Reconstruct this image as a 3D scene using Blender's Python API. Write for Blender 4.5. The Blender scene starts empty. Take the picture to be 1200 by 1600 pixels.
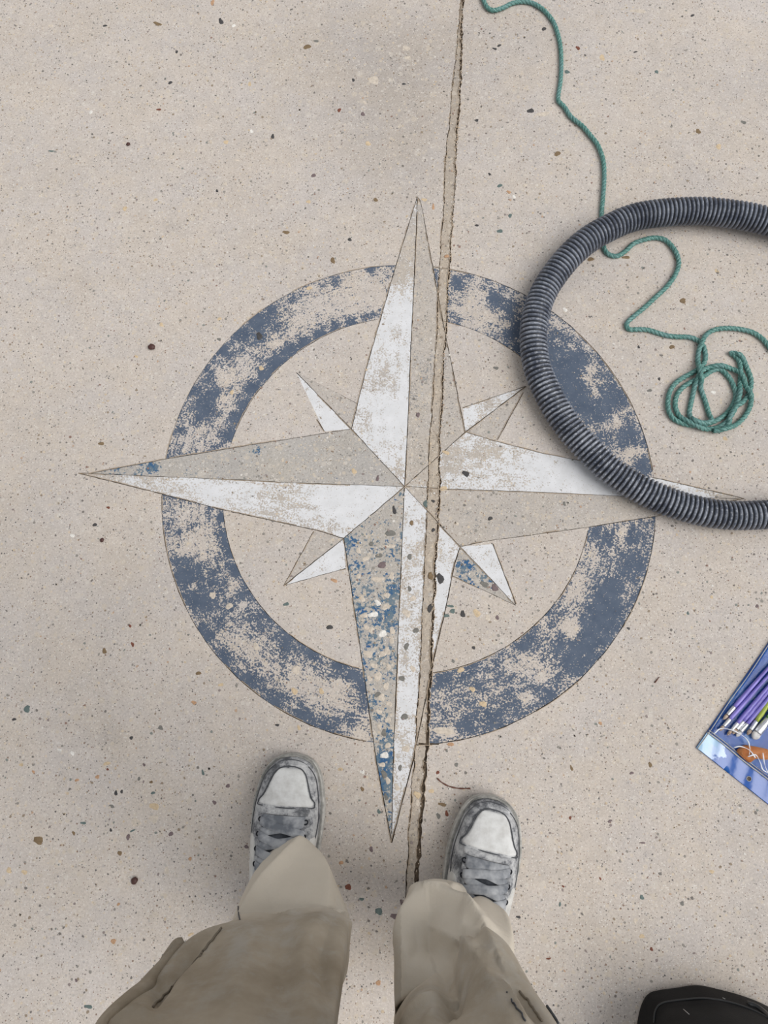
import bpy, bmesh, math, random
import numpy as np
from mathutils import Vector, Matrix
from mathutils.geometry import delaunay_2d_cdt

PI = math.pi
rng = random.Random(7)
nr = np.random.RandomState(11)
C = bpy.context.scene.collection
SC = bpy.context.scene

# ------------------------------------------------------------------ camera
F, PITCH, ROLL, H = 1150.0, 0.22787, -0.02091, 1.30
_c, _s = math.cos(PITCH), math.sin(PITCH)
_R1 = np.array([[1, 0, 0], [0, _c, -_s], [0, _s, _c]])
_c, _s = math.cos(ROLL), math.sin(ROLL)
_R2 = np.array([[_c, 0, -_s], [0, 1, 0], [_s, 0, _c]])
RC = _R2 @ _R1
cam_d = bpy.data.cameras.new('camera')
cam_d.sensor_fit = 'VERTICAL'; cam_d.sensor_height = 36.0; cam_d.sensor_width = 27.0
cam_d.lens = F / 1600 * 36.0; cam_d.clip_start = 0.01
cam = bpy.data.objects.new('camera', cam_d); C.objects.link(cam)
cam.matrix_world = Matrix.Translation((0, 0, H)) @ Matrix(RC.tolist()).to_4x4()
SC.camera = cam

# ------------------------------------------------------------------ world and light
W = bpy.data.worlds.new('sky'); SC.world = W; W.use_nodes = True
wn = W.node_tree
bg = wn.nodes['Background']
tc = wn.nodes.new('ShaderNodeTexCoord'); sx = wn.nodes.new('ShaderNodeSeparateXYZ')
ramp = wn.nodes.new('ShaderNodeValToRGB')
wn.links.new(tc.outputs['Generated'], sx.inputs[0]); wn.links.new(sx.outputs['Z'], ramp.inputs[0])
ramp.color_ramp.elements[0].position = 0.0; ramp.color_ramp.elements[0].color = (0.62, 0.63, 0.64, 1)
ramp.color_ramp.elements[1].position = 0.55; ramp.color_ramp.elements[1].color = (0.97, 0.98, 1.0, 1)
wn.links.new(ramp.outputs[0], bg.inputs[0]); bg.inputs[1].default_value = 0.50
sun_d = bpy.data.lights.new('sun', 'SUN'); sun_d.energy = 2.4; sun_d.angle = math.radians(46); sun_d.color = (1.0, 0.97, 0.93)
sun = bpy.data.objects.new('sun', sun_d); C.objects.link(sun)
sun.rotation_euler = Vector((-0.75, 0.24, -1.0)).to_track_quat('-Z', 'Y').to_euler()
vs = SC.view_settings
vs.view_transform = 'Standard'; vs.look = 'None'; vs.gamma = 1.0; vs.exposure = 0.0; vs.use_curve_mapping = False
try: SC.cycles.max_bounces = 6
except Exception: pass

# ------------------------------------------------------------------ geometry helpers
def at(px, py, z=0.0):
    """world point at height z seen at photo pixel (px, py)"""
    d = RC @ np.array([(px - 600) / F, -(py - 800) / F, -1.0])
    t = (z - H) / d[2]
    return Vector((d[0] * t, d[1] * t, z))

def at2(p, z=0.0):
    v = at(p[0], p[1], z); return (v.x, v.y)

def lin(c):
    return tuple(((x / 255) / 12.92 if x / 255 < .04045 else ((x / 255 + .055) / 1.055) ** 2.4) for x in c)

def mesh_obj(name, verts, faces, mat=None, parent=None, smooth=True, attrs=None, uv=None):
    me = bpy.data.meshes.new(name)
    me.from_pydata([tuple(map(float, v)) for v in verts], [], faces)
    if mat:
        for m in (mat if isinstance(mat, list) else [mat]): me.materials.append(m)
    if smooth: me.polygons.foreach_set('use_smooth', [True] * len(me.polygons))
    for k, arr in (attrs or {}).items():
        a = me.attributes.new(k, 'FLOAT', 'POINT'); a.data.foreach_set('value', np.asarray(arr, dtype=np.float32))
    if uv is not None:
        l = me.uv_layers.new(name='UVMap')
        idx = np.zeros(len(me.loops), dtype=np.int32); me.loops.foreach_get('vertex_index', idx)
        l.data.foreach_set('uv', np.asarray(uv, dtype=np.float32)[idx].ravel())
    me.update()
    o = bpy.data.objects.new(name, me); C.objects.link(o)
    if parent: o.parent = parent
    return o

def empty(name, label, cat, loc=(0, 0, 0), rz=0.0, group=None):
    o = bpy.data.objects.new(name, None); C.objects.link(o)
    o.location = loc; o.rotation_euler = (0, 0, rz); o.empty_display_size = .05
    o['label'] = label; o['category'] = cat
    if group: o['group'] = group
    return o

def tag(o, label, cat, group=None):
    o['label'] = label; o['category'] = cat
    if group: o['group'] = group
    return o

def catmull(pts, step):
    P = [np.array(p, float) for p in pts]
    P = [2 * P[0] - P[1]] + P + [2 * P[-1] - P[-2]]
    out = []
    for i in range(1, len(P) - 2):
        a, b, c, d = P[i - 1:i + 3]
        n = max(2, int(np.linalg.norm(c - b) / step * 1.02))
        for k in range(n):
            t = k / n
            out.append(.5 * (2 * b + (c - a) * t + (2 * a - 5 * b + 4 * c - d) * t * t + (3 * b - a - 3 * c + d) * t ** 3))
    out.append(P[-2]); out = np.array(out)
    L = np.r_[0, np.cumsum(np.linalg.norm(np.diff(out, axis=0), axis=1))]
    n = max(2, int(round(L[-1] / step)))
    s = np.linspace(0, L[-1], n + 1)
    return np.stack([np.interp(s, L, out[:, k]) for k in range(out.shape[1])], 1)

def polyline(pts, step, jit=0.0):
    P = np.array(pts, float)
    L = np.r_[0, np.cumsum(np.linalg.norm(np.diff(P, axis=0), axis=1))]
    n = max(1, int(round(L[-1] / step)))
    s = np.linspace(0, L[-1], n + 1)
    Q = np.stack([np.interp(s, L, P[:, k]) for k in range(P.shape[1])], 1)
    if jit: Q[1:-1] += nr.normal(0, jit, Q[1:-1].shape)
    return Q

def sweep(path, prof, nseg, frames_up=None, closed_ends=True):
    """path (n,3); prof(i, phi) -> radius; returns verts, faces"""
    n = len(path); T = np.gradient(path, axis=0); T /= np.linalg.norm(T, axis=1)[:, None] + 1e-12
    up = np.array([0, 0, 1.0]); V = []; Fc = []
    phi = np.arange(nseg) / nseg * 2 * PI
    for i in range(n):
        t = T[i]; x = np.cross(up, t); x /= np.linalg.norm(x) + 1e-9; y = np.cross(t, x)
        r = prof(i, phi)
        V.append(path[i] + (r * np.cos(phi))[:, None] * x + (r * np.sin(phi))[:, None] * y)
    V = np.concatenate(V)
    for i in range(n - 1):
        for k in range(nseg):
            a = i * nseg + k; b = i * nseg + (k + 1) % nseg
            Fc.append((a, b, b + nseg, a + nseg))
    if closed_ends:
        Fc.append(tuple(range(nseg))[::-1]); Fc.append(tuple((n - 1) * nseg + k for k in range(nseg)))
    return V, Fc

# ------------------------------------------------------------------ node helpers
class NT:
    def __init__(s, name):
        s.m = bpy.data.materials.new(name); s.m.use_nodes = True; s.t = s.m.node_tree
        s.b = s.t.nodes['Principled BSDF']; s.pos = None
    def n(s, typ, **kw):
        nd = s.t.nodes.new(typ)
        for k, v in kw.items(): setattr(nd, k, v)
        return nd
    def put(s, sock, v):
        if isinstance(v, bpy.types.NodeSocket): s.t.links.new(v, sock)
        elif isinstance(v, (tuple, list)): sock.default_value = tuple(v) + ((1,) if len(v) == 3 and len(sock.default_value) == 4 else ())
        else: sock.default_value = v
    def P(s):
        if s.pos is None: s.pos = s.n('ShaderNodeNewGeometry').outputs['Position']
        return s.pos
    def math(s, op, a, b=0.0, c=None, clamp=False):
        nd = s.n('ShaderNodeMath', operation=op, use_clamp=clamp); s.put(nd.inputs[0], a); s.put(nd.inputs[1], b)
        if c is not None: s.put(nd.inputs[2], c)
        return nd.outputs[0]
    def noise(s, scale, detail=3, rough=.55, vec=None, off=0.0):
        nd = s.n('ShaderNodeTexNoise'); nd.inputs['Scale'].default_value = scale
        nd.inputs['Detail'].default_value = detail; nd.inputs['Roughness'].default_value = rough
        v = vec if vec is not None else s.P()
        if off: v = s.vadd(v, (off, off * .7, off * .3))
        s.put(nd.inputs['Vector'], v); return nd.outputs['Fac']
    def vadd(s, v, o):
        nd = s.n('ShaderNodeVectorMath', operation='ADD'); s.put(nd.inputs[0], v); nd.inputs[1].default_value = o; return nd.outputs[0]
    def vmul(s, v, o):
        nd = s.n('ShaderNodeVectorMath', operation='MULTIPLY'); s.put(nd.inputs[0], v); nd.inputs[1].default_value = o; return nd.outputs[0]
    def vor(s, scale, vec=None, feature='F1', rand=1.0):
        nd = s.n('ShaderNodeTexVoronoi', feature=feature); nd.inputs['Scale'].default_value = scale
        nd.inputs['Randomness'].default_value = rand; s.put(nd.inputs['Vector'], vec if vec is not None else s.P()); return nd
    def ramp(s, fac, stops, interp='LINEAR'):
        nd = s.n('ShaderNodeValToRGB'); cr = nd.color_ramp; cr.interpolation = interp
        while len(cr.elements) < len(stops): cr.elements.new(.5)
        for e, (p, c) in zip(cr.elements, stops):
            e.position = p; e.color = (tuple(c) + (1,)) if isinstance(c, (tuple, list)) else (c, c, c, 1)
        s.put(nd.inputs[0], fac); return nd.outputs[0]
    def sstep(s, v, a, b, c=0.0, d=1.0):
        nd = s.n('ShaderNodeMapRange', interpolation_type='SMOOTHSTEP'); s.put(nd.inputs[0], v)
        for i, x in enumerate((a, b, c, d)): s.put(nd.inputs[1 + i], x)
        return nd.outputs[0]
    def mix(s, f, a, b, mode='MIX'):
        nd = s.n('ShaderNodeMix', data_type='RGBA', blend_type=mode); s.put(nd.inputs[0], f); s.put(nd.inputs[6], a); s.put(nd.inputs[7], b); return nd.outputs[2]
    def attr(s, name, out='Fac'):
        nd = s.n('ShaderNodeAttribute', attribute_name=name); return nd.outputs[out]
    def sepc(s, c, k):
        nd = s.n('ShaderNodeSeparateColor'); s.put(nd.inputs[0], c); return nd.outputs[k]
    def bump(s, h, dist, strength=1.0, nrm=None):
        nd = s.n('ShaderNodeBump'); nd.inputs['Distance'].default_value = dist; nd.inputs['Strength'].default_value = strength
        s.put(nd.inputs['Height'], h)
        if nrm is not None: s.put(nd.inputs['Normal'], nrm)
        return nd.outputs[0]
    def done(s, col=None, rough=None, nrm=None, metal=None, spec=None):
        if col is not None: s.put(s.b.inputs['Base Color'], col)
        if rough is not None: s.put(s.b.inputs['Roughness'], rough)
        if nrm is not None: s.put(s.b.inputs['Normal'], nrm)
        if metal is not None: s.put(s.b.inputs['Metallic'], metal)
        if spec is not None: s.put(s.b.inputs['Specular IOR Level'], spec)
        return s.m

def concrete_color(t, base=(.552, .503, .462), tone_attr=True):
    """speckled exposed-aggregate concrete: sandy matrix, small dark, pale and tan grains"""
    n1 = t.noise(900, 2, .7); n2 = t.noise(260, 3, .65); n3 = t.noise(38, 4, .6); n4 = t.noise(5.5, 3, .55)
    v = t.math('MULTIPLY_ADD', n1, .60, .70)
    v = t.math('MULTIPLY', v, t.math('MULTIPLY_ADD', n2, .62, .69))
    v = t.math('MULTIPLY', v, t.math('MULTIPLY_ADD', n3, .28, .86))
    v = t.math('MULTIPLY', v, t.math('MULTIPLY_ADD', n4, .20, .90))
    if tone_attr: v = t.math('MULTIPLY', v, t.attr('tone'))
    g = t.n('ShaderNodeCombineColor'); 
    for k in range(3): t.put(g.inputs[k], v)
    hue = t.ramp(t.noise(11, 3, .6, off=3.1), [(.35, (base[0] * .985, base[1] * .995, base[2] * 1.02)), (.62, (base[0] * 1.015, base[1] * 1.0, base[2] * .975))])
    col = t.mix(1.0, hue, g.outputs[0], 'MULTIPLY')
    # grains
    for scale, keep, rad, stops, amt in (
        (62, .55, .34, [(0, (.62, .57, .51)), (.4, (.50, .47, .43)), (.7, (.60, .53, .44))], .50),
        (105, .60, .34, [(0, (.66, .62, .57)), (.45, (.44, .42, .39)), (.75, (.62, .54, .44))], .58),
        (330, .60, .36, [(0, (.80, .76, .70)), (.5, (.66, .56, .43)), (.8, (.74, .72, .70))], .62),
        (150, .66, .33, [(0, (.66, .60, .52)), (.45, (.58, .50, .42)), (.75, (.70, .58, .42)), (.9, (.42, .40, .39))], .55),
        (420, .76, .34, [(0, (.10, .095, .09)), (.6, (.18, .16, .14)), (.85, (.24, .15, .11))], .85),
        (210, .86, .27, [(0, (.09, .09, .095)), (.6, (.19, .19, .19)), (.85, (.22, .14, .10))], .85)):
        vo = t.vor(scale, t.vadd(t.P(), (scale * .01, .3, 0)))
        rr = t.sepc(vo.outputs['Color'], 0); kk = t.sepc(vo.outputs['Color'], 1)
        th = t.math('MULTIPLY', t.math('GREATER_THAN', rr, keep), t.math('MULTIPLY_ADD', kk, rad, .08))
        wob = t.math('MULTIPLY_ADD', n2, .35, t.math('SUBTRACT', vo.outputs['Distance'], .17))
        m = t.math('MULTIPLY', t.sstep(t.math('SUBTRACT', th, wob), -.03, .05), amt)
        col = t.mix(m, col, t.ramp(t.sepc(vo.outputs['Color'], 2), stops, 'CONSTANT'))
    return col, n1, n2

def concrete_mat(name, base=(.552, .503, .462)):
    t = NT(name); col, n1, n2 = concrete_color(t, base)
    h = t.math('ADD', t.math('MULTIPLY', n1, .5), n2)
    return t.done(col, .88, t.bump(h, .0012, .35), spec=.25)

def paint_mat(name, stops, base=(.552, .503, .462), use_uv=True, gran=1.0):
    """worn paint over concrete; 'paint' attribute = how much is left"""
    t = NT(name); col, n1, n2 = concrete_color(t, base)
    uv = t.n('ShaderNodeUVMap').outputs[0]
    a = t.noise(300 * gran, 3, .72, off=1.0); b = t.noise(62 * gran, 4, .66, off=5.0); c = t.noise(20, 3, .6, off=9.0)
    st = t.noise(9, 4, .62, vec=t.vmul(uv, (1.0, 9.0, 1.0))) if use_uv else c
    s = t.math('MULTIPLY', a, .46); s = t.math('MULTIPLY_ADD', b, .28, s); s = t.math('MULTIPLY_ADD', c, .06, s); s = t.math('MULTIPLY_ADD', st, .20, s)
    # s ~ .5 +- .1 ; stretch
    s = t.math('MULTIPLY_ADD', t.math('SUBTRACT', s, .5), 3.6, .5)
    th = t.math('SUBTRACT', 1.0, t.attr('paint'))
    m = t.sstep(t.math('SUBTRACT', s, th), -.03, .035)
    pc = t.ramp(t.noise(45, 3, .6, off=2.0), stops)
    # fine pinholes showing the pale concrete through solid paint
    vo = t.vor(420, feature='F1'); pin = t.math('MULTIPLY', t.math('LESS_THAN', vo.outputs['Distance'], .26), t.math('GREATER_THAN', t.sepc(vo.outputs['Color'], 0), .86))
    m = t.math('MULTIPLY', m, t.math('SUBTRACT', 1.0, t.math('MULTIPLY', pin, .8)))
    col = t.mix(m, col, pc)
    h = t.math('ADD', t.math('MULTIPLY', n1, .3), t.math('MULTIPLY', n2, .6)); h = t.math('MULTIPLY_ADD', m, .7, h)
    return t.done(col, .82, t.bump(h, .0010, .35), spec=.25)

M = {}
BASE = (.552, .503, .462); GREYB = (.49, .452, .415)
M['concrete'] = concrete_mat('concrete', BASE)
M['filler'] = concrete_mat('filler_concrete', (.46, .405, .345))
M['navy'] = paint_mat('worn_slate_blue_paint', [(.3, (.080, .108, .160)), (.7, (.115, .145, .200))], (.552, .503, .462))
M['white'] = paint_mat('worn_white_paint', [(.3, (.66, .67, .69)), (.7, (.75, .76, .79))], (.49, .45, .41))
M['blue'] = paint_mat('blue_paint_remnants', [(.34, (.030, .105, .26)), (.45, (.060, .135, .24)), (.52, (.13, .19, .25)), (.66, (.17, .22, .26))], (.45, .425, .395), gran=.62)
M['grey'] = paint_mat('greyed_star_concrete', [(.3, (.25, .25, .25)), (.7, (.33, .33, .33))], GREYB)
t = NT('groove_bed'); M['bed'] = t.done(t.ramp(t.noise(160, 3), [(.35, (.05, .038, .028)), (.65, (.17, .13, .095))]), .95, spec=.1)
t = NT('mortar_lip'); M['lip'] = t.done(t.ramp(t.noise(200, 3), [(.35, (.36, .28, .20)), (.65, (.56, .47, .38))]), .95, spec=.1)

# ------------------------------------------------------------------ floor layout (photo measurements laid onto the ground plane)
CX, CY = 0.01311, 0.34894
def ring_pts(Rad, co, n=200):
    th = np.arange(n) / n * 2 * PI
    r = Rad + co[0] + sum(co[1 + 2 * (k - 1)] * np.cos(k * th) + co[2 + 2 * (k - 1)] * np.sin(k * th) for k in (1, 2, 3))
    return np.stack([CX + r * np.cos(th), CY + r * np.sin(th)], 1)
OUT = ring_pts(.45039, [7e-05, .00047, -.0006, -.00078, -.00167, .00084, -.00024])
INN = ring_pts(.33633, [-6e-05, -.00081, .00082, -.00052, .00013, .00028, -.00092])
cC = (632, 760)
nNW, nNE, nSE, nSW = (549, 670), (727, 675), (719, 854), (537, 841)
tN, tS, tW, tE = (652, 307), (612, 1317), (124, 740), (1163, 779)
tnw, tne, tse, tsw = (463, 582), (822, 603), (806, 946), (443, 915)
facets = [  # name key, polygon px, material, base coverage, blobs (x,y,r,amount), label
 ('nl', [tN, (617, 420), (573, 573), nNW, cC, (637, 667), (642, 540), (647, 440)], 'white', .60,
  [(645, 350, 40, -.25), (632, 400, 40, -.35), (615, 430, 25, -.3), (590, 600, 22, -.2), (615, 520, 14, -.25), (625, 500, 45, .18), (620, 640, 45, .22), (570, 650, 20, -.12), (605, 700, 30, .05), (625, 740, 15, -.2), (610, 600, 16, -.15)], 'white painted star facet'),
 ('nr', [tN, (651, 340), (647, 440), (642, 540), (637, 667), cC, nNE, (708, 580), (700, 543), (683, 453), (657, 313)], 'grey', .22,
  [(660, 580, 40, .14), (655, 640, 30, .1), (660, 360, 30, .1)], None),
 ('wu', [(138, 740), (260, 717), (380, 697), (450, 686), nNW, cC, (450, 754), (383, 750), (217, 743)], 'blue', .06,
  [(170, 738, 30, .30), (215, 733, 28, .42), (245, 735, 20, .15), (400, 706, 12, .5), (300, 742, 22, .22), (345, 745, 18, .28), (410, 748, 14, .22), (240, 728, 10, .3)], 'star facet with small blue paint traces'),
 ('wl', [tW, (217, 743), (383, 750), (450, 754), cC, nSW, (493, 828), (350, 797), (250, 771)], 'white', .55,
  [(165, 748, 30, -.25), (235, 757, 25, -.1), (330, 765, 40, .15), (300, 775, 20, -.1), (420, 790, 60, -.16), (560, 785, 55, .30), (500, 765, 30, .12), (420, 800, 40, .1), (480, 815, 22, .0), (520, 830, 20, -.2), (450, 775, 30, .0), (390, 760, 40, .12)], 'white painted star facet'),
 ('sl', [cC, (628, 853), (623, 967), (618, 1100), (614, 1197), tS, (588, 1190), (580, 1133), (565, 1028), (548, 913), nSW], 'blue', .36,
  [(610, 865, 12, .22), (618, 925, 13, .22), (565, 955, 11, .22), (608, 970, 16, .20), (575, 912, 11, .2), (590, 1000, 14, .1), (612, 940, 9, .2), (548, 850, 10, .25), (560, 880, 10, .15), (590, 965, 20, .15), (610, 1030, 12, .2), (600, 1190, 22, .22), (590, 1120, 8, .25), (600, 1150, 16, .15), (603, 1230, 20, .2), (575, 1010, 10, .15), (600, 800, 40, -.10), (595, 890, 14, -.08), (600, 1080, 30, -.08)], 'star facet with blue paint remnants over pebbles'),
 ('sr', [cC, nSE, (710, 882), (695, 957), (677, 1033), (645, 1190), tS, (614, 1197), (618, 1100), (623, 967), (628, 853)], 'white', .56,
  [(643, 790, 16, .15), (650, 830, 15, .05), (640, 780, 30, .05), (640, 960, 25, -.05), (700, 900, 22, .22), (688, 950, 16, .18), (635, 1090, 25, .10), (630, 1180, 30, -.02), (640, 900, 30, -.02), (660, 860, 15, -.2), (690, 840, 20, .1), (712, 850, 10, -.1)], 'white painted star facet'),
 ('eu', [cC, nNE, (777, 690), (847, 708), (907, 720), tE, (973, 775), (847, 769), (703, 764)], 'white', .56,
  [(705, 720, 25, -.24), (760, 705, 25, -.2), (745, 740, 30, -.05), (830, 730, 30, .12), (900, 745, 40, .30), (860, 760, 30, .05), (720, 760, 20, .12), (790, 755, 25, .0), (1060, 770, 50, .1), (780, 720, 15, .1), (665, 745, 20, -.4), (1140, 778, 20, -.4), (950, 760, 30, .2)], 'white painted star facet'),
 ('el', [cC, (703, 764), (847, 769), (973, 775), tE, (1033, 805), (917, 824), (763, 845), nSE], 'grey', .12, [(730, 800, 30, .12), (745, 820, 15, .15)], None),
 ('nw1', [tnw, nNW, (507, 674)], 'white', .72, [(473, 600, 14, -.1), (520, 665, 25, .15), (515, 640, 8, -.1)], 'white painted star facet'),
 ('nw2', [tnw, (533, 617), (557, 630), nNW], 'grey', .08, [], None),
 ('ne1', [tne, nNE, (723, 637)], 'white', .50, [(735, 655, 15, .2), (790, 620, 15, .2), (765, 640, 12, -.1)], 'white painted star facet'),
 ('ne2', [tne, (777, 688), nNE], 'grey', .05, [], None),
 ('se1', [nSE, (770, 850), (798, 925), tse], 'white', .66, [(745, 862, 18, .05), (775, 890, 15, .05), (792, 920, 12, .25), (805, 940, 8, -.5)], 'white painted star facet'),
 ('se2', [nSE, tse, (708, 900)], 'blue', .34, [(728, 885, 14, .30), (755, 912, 14, .10), (790, 935, 14, -.3)], 'star facet with blue paint remnants over pebbles'),
 ('sw1', [nSW, tsw, (540, 888)], 'white', .70, [(470, 903, 16, .05), (520, 870, 20, .1)], 'white painted star facet'),
 ('sw2', [nSW, (490, 830), tsw], 'grey', .18, [], None),
]
ring_blobs = [ # (x,y,r,amount)
 # north-west
 (360, 680, 9, .5), (368, 655, 9, .5), (380, 632, 9, .5), (395, 608, 10, .5), (412, 585, 11, .5), (432, 565, 12, .5), (455, 548, 12, .5), (478, 535, 11, .5), (500, 524, 10, .45), (525, 512, 9, .45), (548, 502, 9, .4), (570, 495, 8, .4), (585, 492, 6, .3),
 (318, 640, 17, .4), (335, 615, 14, .3), (330, 590, 10, .25), (345, 655, 10, -.1), (310, 675, 20, -.15), (352, 630, 14, -.2), (300, 690, 15, -.1), (350, 590, 20, -.22), (385, 575, 18, -.2), (360, 555, 12, .2), (345, 545, 10, .4), (375, 520, 13, .5), (400, 500, 12, .45), (425, 483, 10, .35), (455, 467, 9, .3),
 (400, 530, 14, .2), (430, 510, 22, .15), (450, 525, 15, -.1), (430, 535, 14, -.2), (470, 495, 30, -.15), (500, 475, 30, -.15), (525, 442, 11, .35), (505, 448, 8, .2), (540, 465, 40, -.2), (580, 450, 40, -.22), (580, 420, 7, .5), (600, 470, 25, -.12), (325, 575, 12, .15), (305, 610, 10, .2), (285, 675, 9, .15),
 # north-east west of the hose
 (715, 440, 10, .35), (735, 430, 8, .1), (772, 470, 12, .55), (795, 482, 9, .4), (800, 495, 10, .1), (750, 490, 30, -.25), (720, 480, 20, -.1), (812, 515, 12, .45), (795, 525, 10, .3), (815, 545, 10, .4), (710, 498, 9, .15), (745, 450, 18, -.12),
 # east of the hose, north
 (860, 540, 18, .35), (880, 580, 28, .45), (905, 560, 14, .3), (870, 520, 10, .15), (900, 620, 28, .35), (940, 580, 16, .2), (960, 620, 20, .35), (985, 680, 20, .3), (1005, 730, 14, .35), (925, 650, 26, .25), (950, 690, 20, .1), (925, 575, 10, -.35), (920, 595, 10, -.35), (930, 612, 9, -.3), (867, 535, 8, -.4), (960, 660, 12, -.35), (985, 640, 8, -.1), (890, 640, 14, -.25), (905, 670, 16, -.25), (940, 720, 18, -.2), (980, 710, 14, -.2), (995, 700, 8, -.2), (870, 505, 10, -.2),
 # south-west
 (345, 810, 9, .45), (350, 840, 9, .45), (358, 865, 10, .4), (300, 828, 10, .2), (280, 830, 5, .5), (290, 800, 22, -.15), (310, 845, 26, -.28), (272, 860, 12, -.1), (295, 895, 18, .3), (330, 900, 18, .15), (275, 880, 10, .3), (370, 890, 12, .3), (320, 940, 25, .2), (305, 935, 12, .25), (345, 960, 20, .15), (385, 930, 14, .2), (410, 965, 14, .25), (450, 1000, 14, .35), (490, 1022, 12, .4), (530, 1042, 12, .4), (555, 1055, 10, .45), (568, 1075, 9, .5), (565, 1100, 8, .2),
 (320, 990, 14, .3), (350, 1030, 14, .3), (390, 1065, 14, .35), (430, 1095, 16, .35), (470, 1118, 14, .35), (510, 1135, 12, .4), (550, 1128, 10, .35), (355, 985, 12, -.15), (375, 1005, 18, -.2), (400, 1025, 20, -.05), (440, 1060, 25, -.05), (470, 1070, 26, -.2), (520, 1080, 28, -.22), (500, 1050, 12, .05), (560, 1140, 16, -.3), (300, 920, 5, -.3), (330, 960, 8, -.2), (365, 915, 7, -.2), (380, 945, 7, -.3), (400, 1010, 8, -.25), (365, 1070, 10, .1),
 # south-east
 (790, 1090, 60, .07), (950, 920, 60, .10), (900, 1010, 40, .06), (860, 1085, 9, .3), (740, 1110, 14, .15), (690, 1065, 10, .4), (705, 1055, 8, .3), (735, 1045, 9, .3), (690, 1110, 20, -.05), (700, 1145, 10, -.1), (770, 1125, 12, .3), (730, 1135, 12, .3), (800, 1105, 14, .15), (770, 1090, 25, -.05), (740, 1080, 20, .0), (815, 1030, 22, -.1), (835, 1045, 18, -.2), (850, 1080, 16, .1), (850, 1060, 10, -.2), (880, 1010, 14, .35), (920, 1000, 25, .35), (900, 1040, 16, .3), (945, 960, 25, .35), (960, 920, 20, .3), (990, 880, 16, .25), (995, 840, 14, .25), (940, 840, 16, .2), (900, 985, 5, -.1), (892, 982, 13, -.75), (886, 1012, 7, -.4), (855, 1000, 16, -.05), (830, 1000, 12, .25), (815, 1010, 9, .3), (925, 870, 18, -.2), (910, 910, 20, -.2), (895, 930, 15, -.2), (980, 915, 8, -.3), (975, 935, 8, -.3), (940, 895, 8, -.1), (975, 830, 10, -.2), (870, 955, 10, .0), (885, 1035, 8, .1), (820, 1090, 10, -.25), (700, 1150, 8, -.1)]
RING_BASE = .51
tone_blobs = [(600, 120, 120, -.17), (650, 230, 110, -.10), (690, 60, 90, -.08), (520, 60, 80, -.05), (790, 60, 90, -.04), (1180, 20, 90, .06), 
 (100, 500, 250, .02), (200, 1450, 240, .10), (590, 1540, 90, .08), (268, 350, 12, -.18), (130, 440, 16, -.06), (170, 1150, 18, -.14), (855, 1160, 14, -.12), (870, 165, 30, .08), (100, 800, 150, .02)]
# --- lines cut in the floor: (px points, width m)
def L(*p): return list(p)
cut = [
 (L(tN, (617, 420), (573, 573), nNW), .0018), (L((652, 311), (651, 340), (647, 440), (642, 540), (637, 667), cC), .0017),
 (L((654, 309), (657, 313), (683, 453), (700, 543), (708, 580), nNE), .0016),
 (L((138, 740), (260, 717), (380, 697), (450, 686), nNW), .0015), (L((122, 739), (217, 743), (383, 750), (450, 754), cC), .0013),
 (L(tW, (250, 771), (350, 797), (493, 828), nSW), .0017),
 (L(nSW, (548, 913), (565, 1028), (580, 1133), (588, 1190), tS), .0017), (L(cC, (628, 853), (623, 967), (618, 1100), (614, 1197), (612, 1303)), .0016),
 (L(nSE, (710, 882), (695, 957), (677, 1033), (645, 1190), tS), .0020),
 (L(nNE, (777, 690), (847, 708), (907, 720), tE), .0012), (L(cC, (703, 764), (847, 769), (973, 775), tE), .0012), (L(nSE, (763, 845), (917, 824), (1033, 805), tE), .0014),
 (L(tnw, nNW, cC), .0016), (L((507, 674), (495, 655)), .0016),
 (L(tsw, nSW, cC, nNE, tne), .0019), (L(tne, (723, 637)), .0014), (L((818, 613), (777, 688)), .0015),
 (L(cC, (690, 822)), .0010), (L((683, 816), nSE, tse), .0013), (L((770, 850), (806, 944)), .0015), (L((708, 900), tse), .0010),
 (L((540, 888), tsw), .0014), (L(tsw, (490, 830)), .0012), (L((533, 617), (557, 630)), .0009),
 (L((654, 1162), (686, 1163)), .0030),
]
STRIP_L = [(719, -60), (719, 0), (718, 30), (712, 90), (706, 144), (703, 186), (698, 222), (695, 270), (694, 318), (688, 397), (685, 453), (683, 520), (677, 607), (672, 673), (669, 753), (665, 850), (661, 933), (657, 1027), (653, 1100), (651, 1130), (647, 1186), (644, 1220), (640, 1293), (636, 1356), (634, 1411), (628, 1600), (624, 1750)]
STRIP_R = [(723, -60), (723, 0), (722, 30), (721, 90), (719, 135), (718, 168), (713, 204), (712, 258), (709, 318), (707, 347), (702, 413), (700, 453), (697, 513), (693, 567), (691, 633), (687, 680), (687, 753), (686, 783), (681, 867), (678, 933), (675, 1000), (673, 1060), (669, 1100), (669, 1150), (666, 1190), (662, 1224), (659, 1268), (656, 1304), (652, 1356), (650, 1389), (645, 1600), (641, 1750)]

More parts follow.
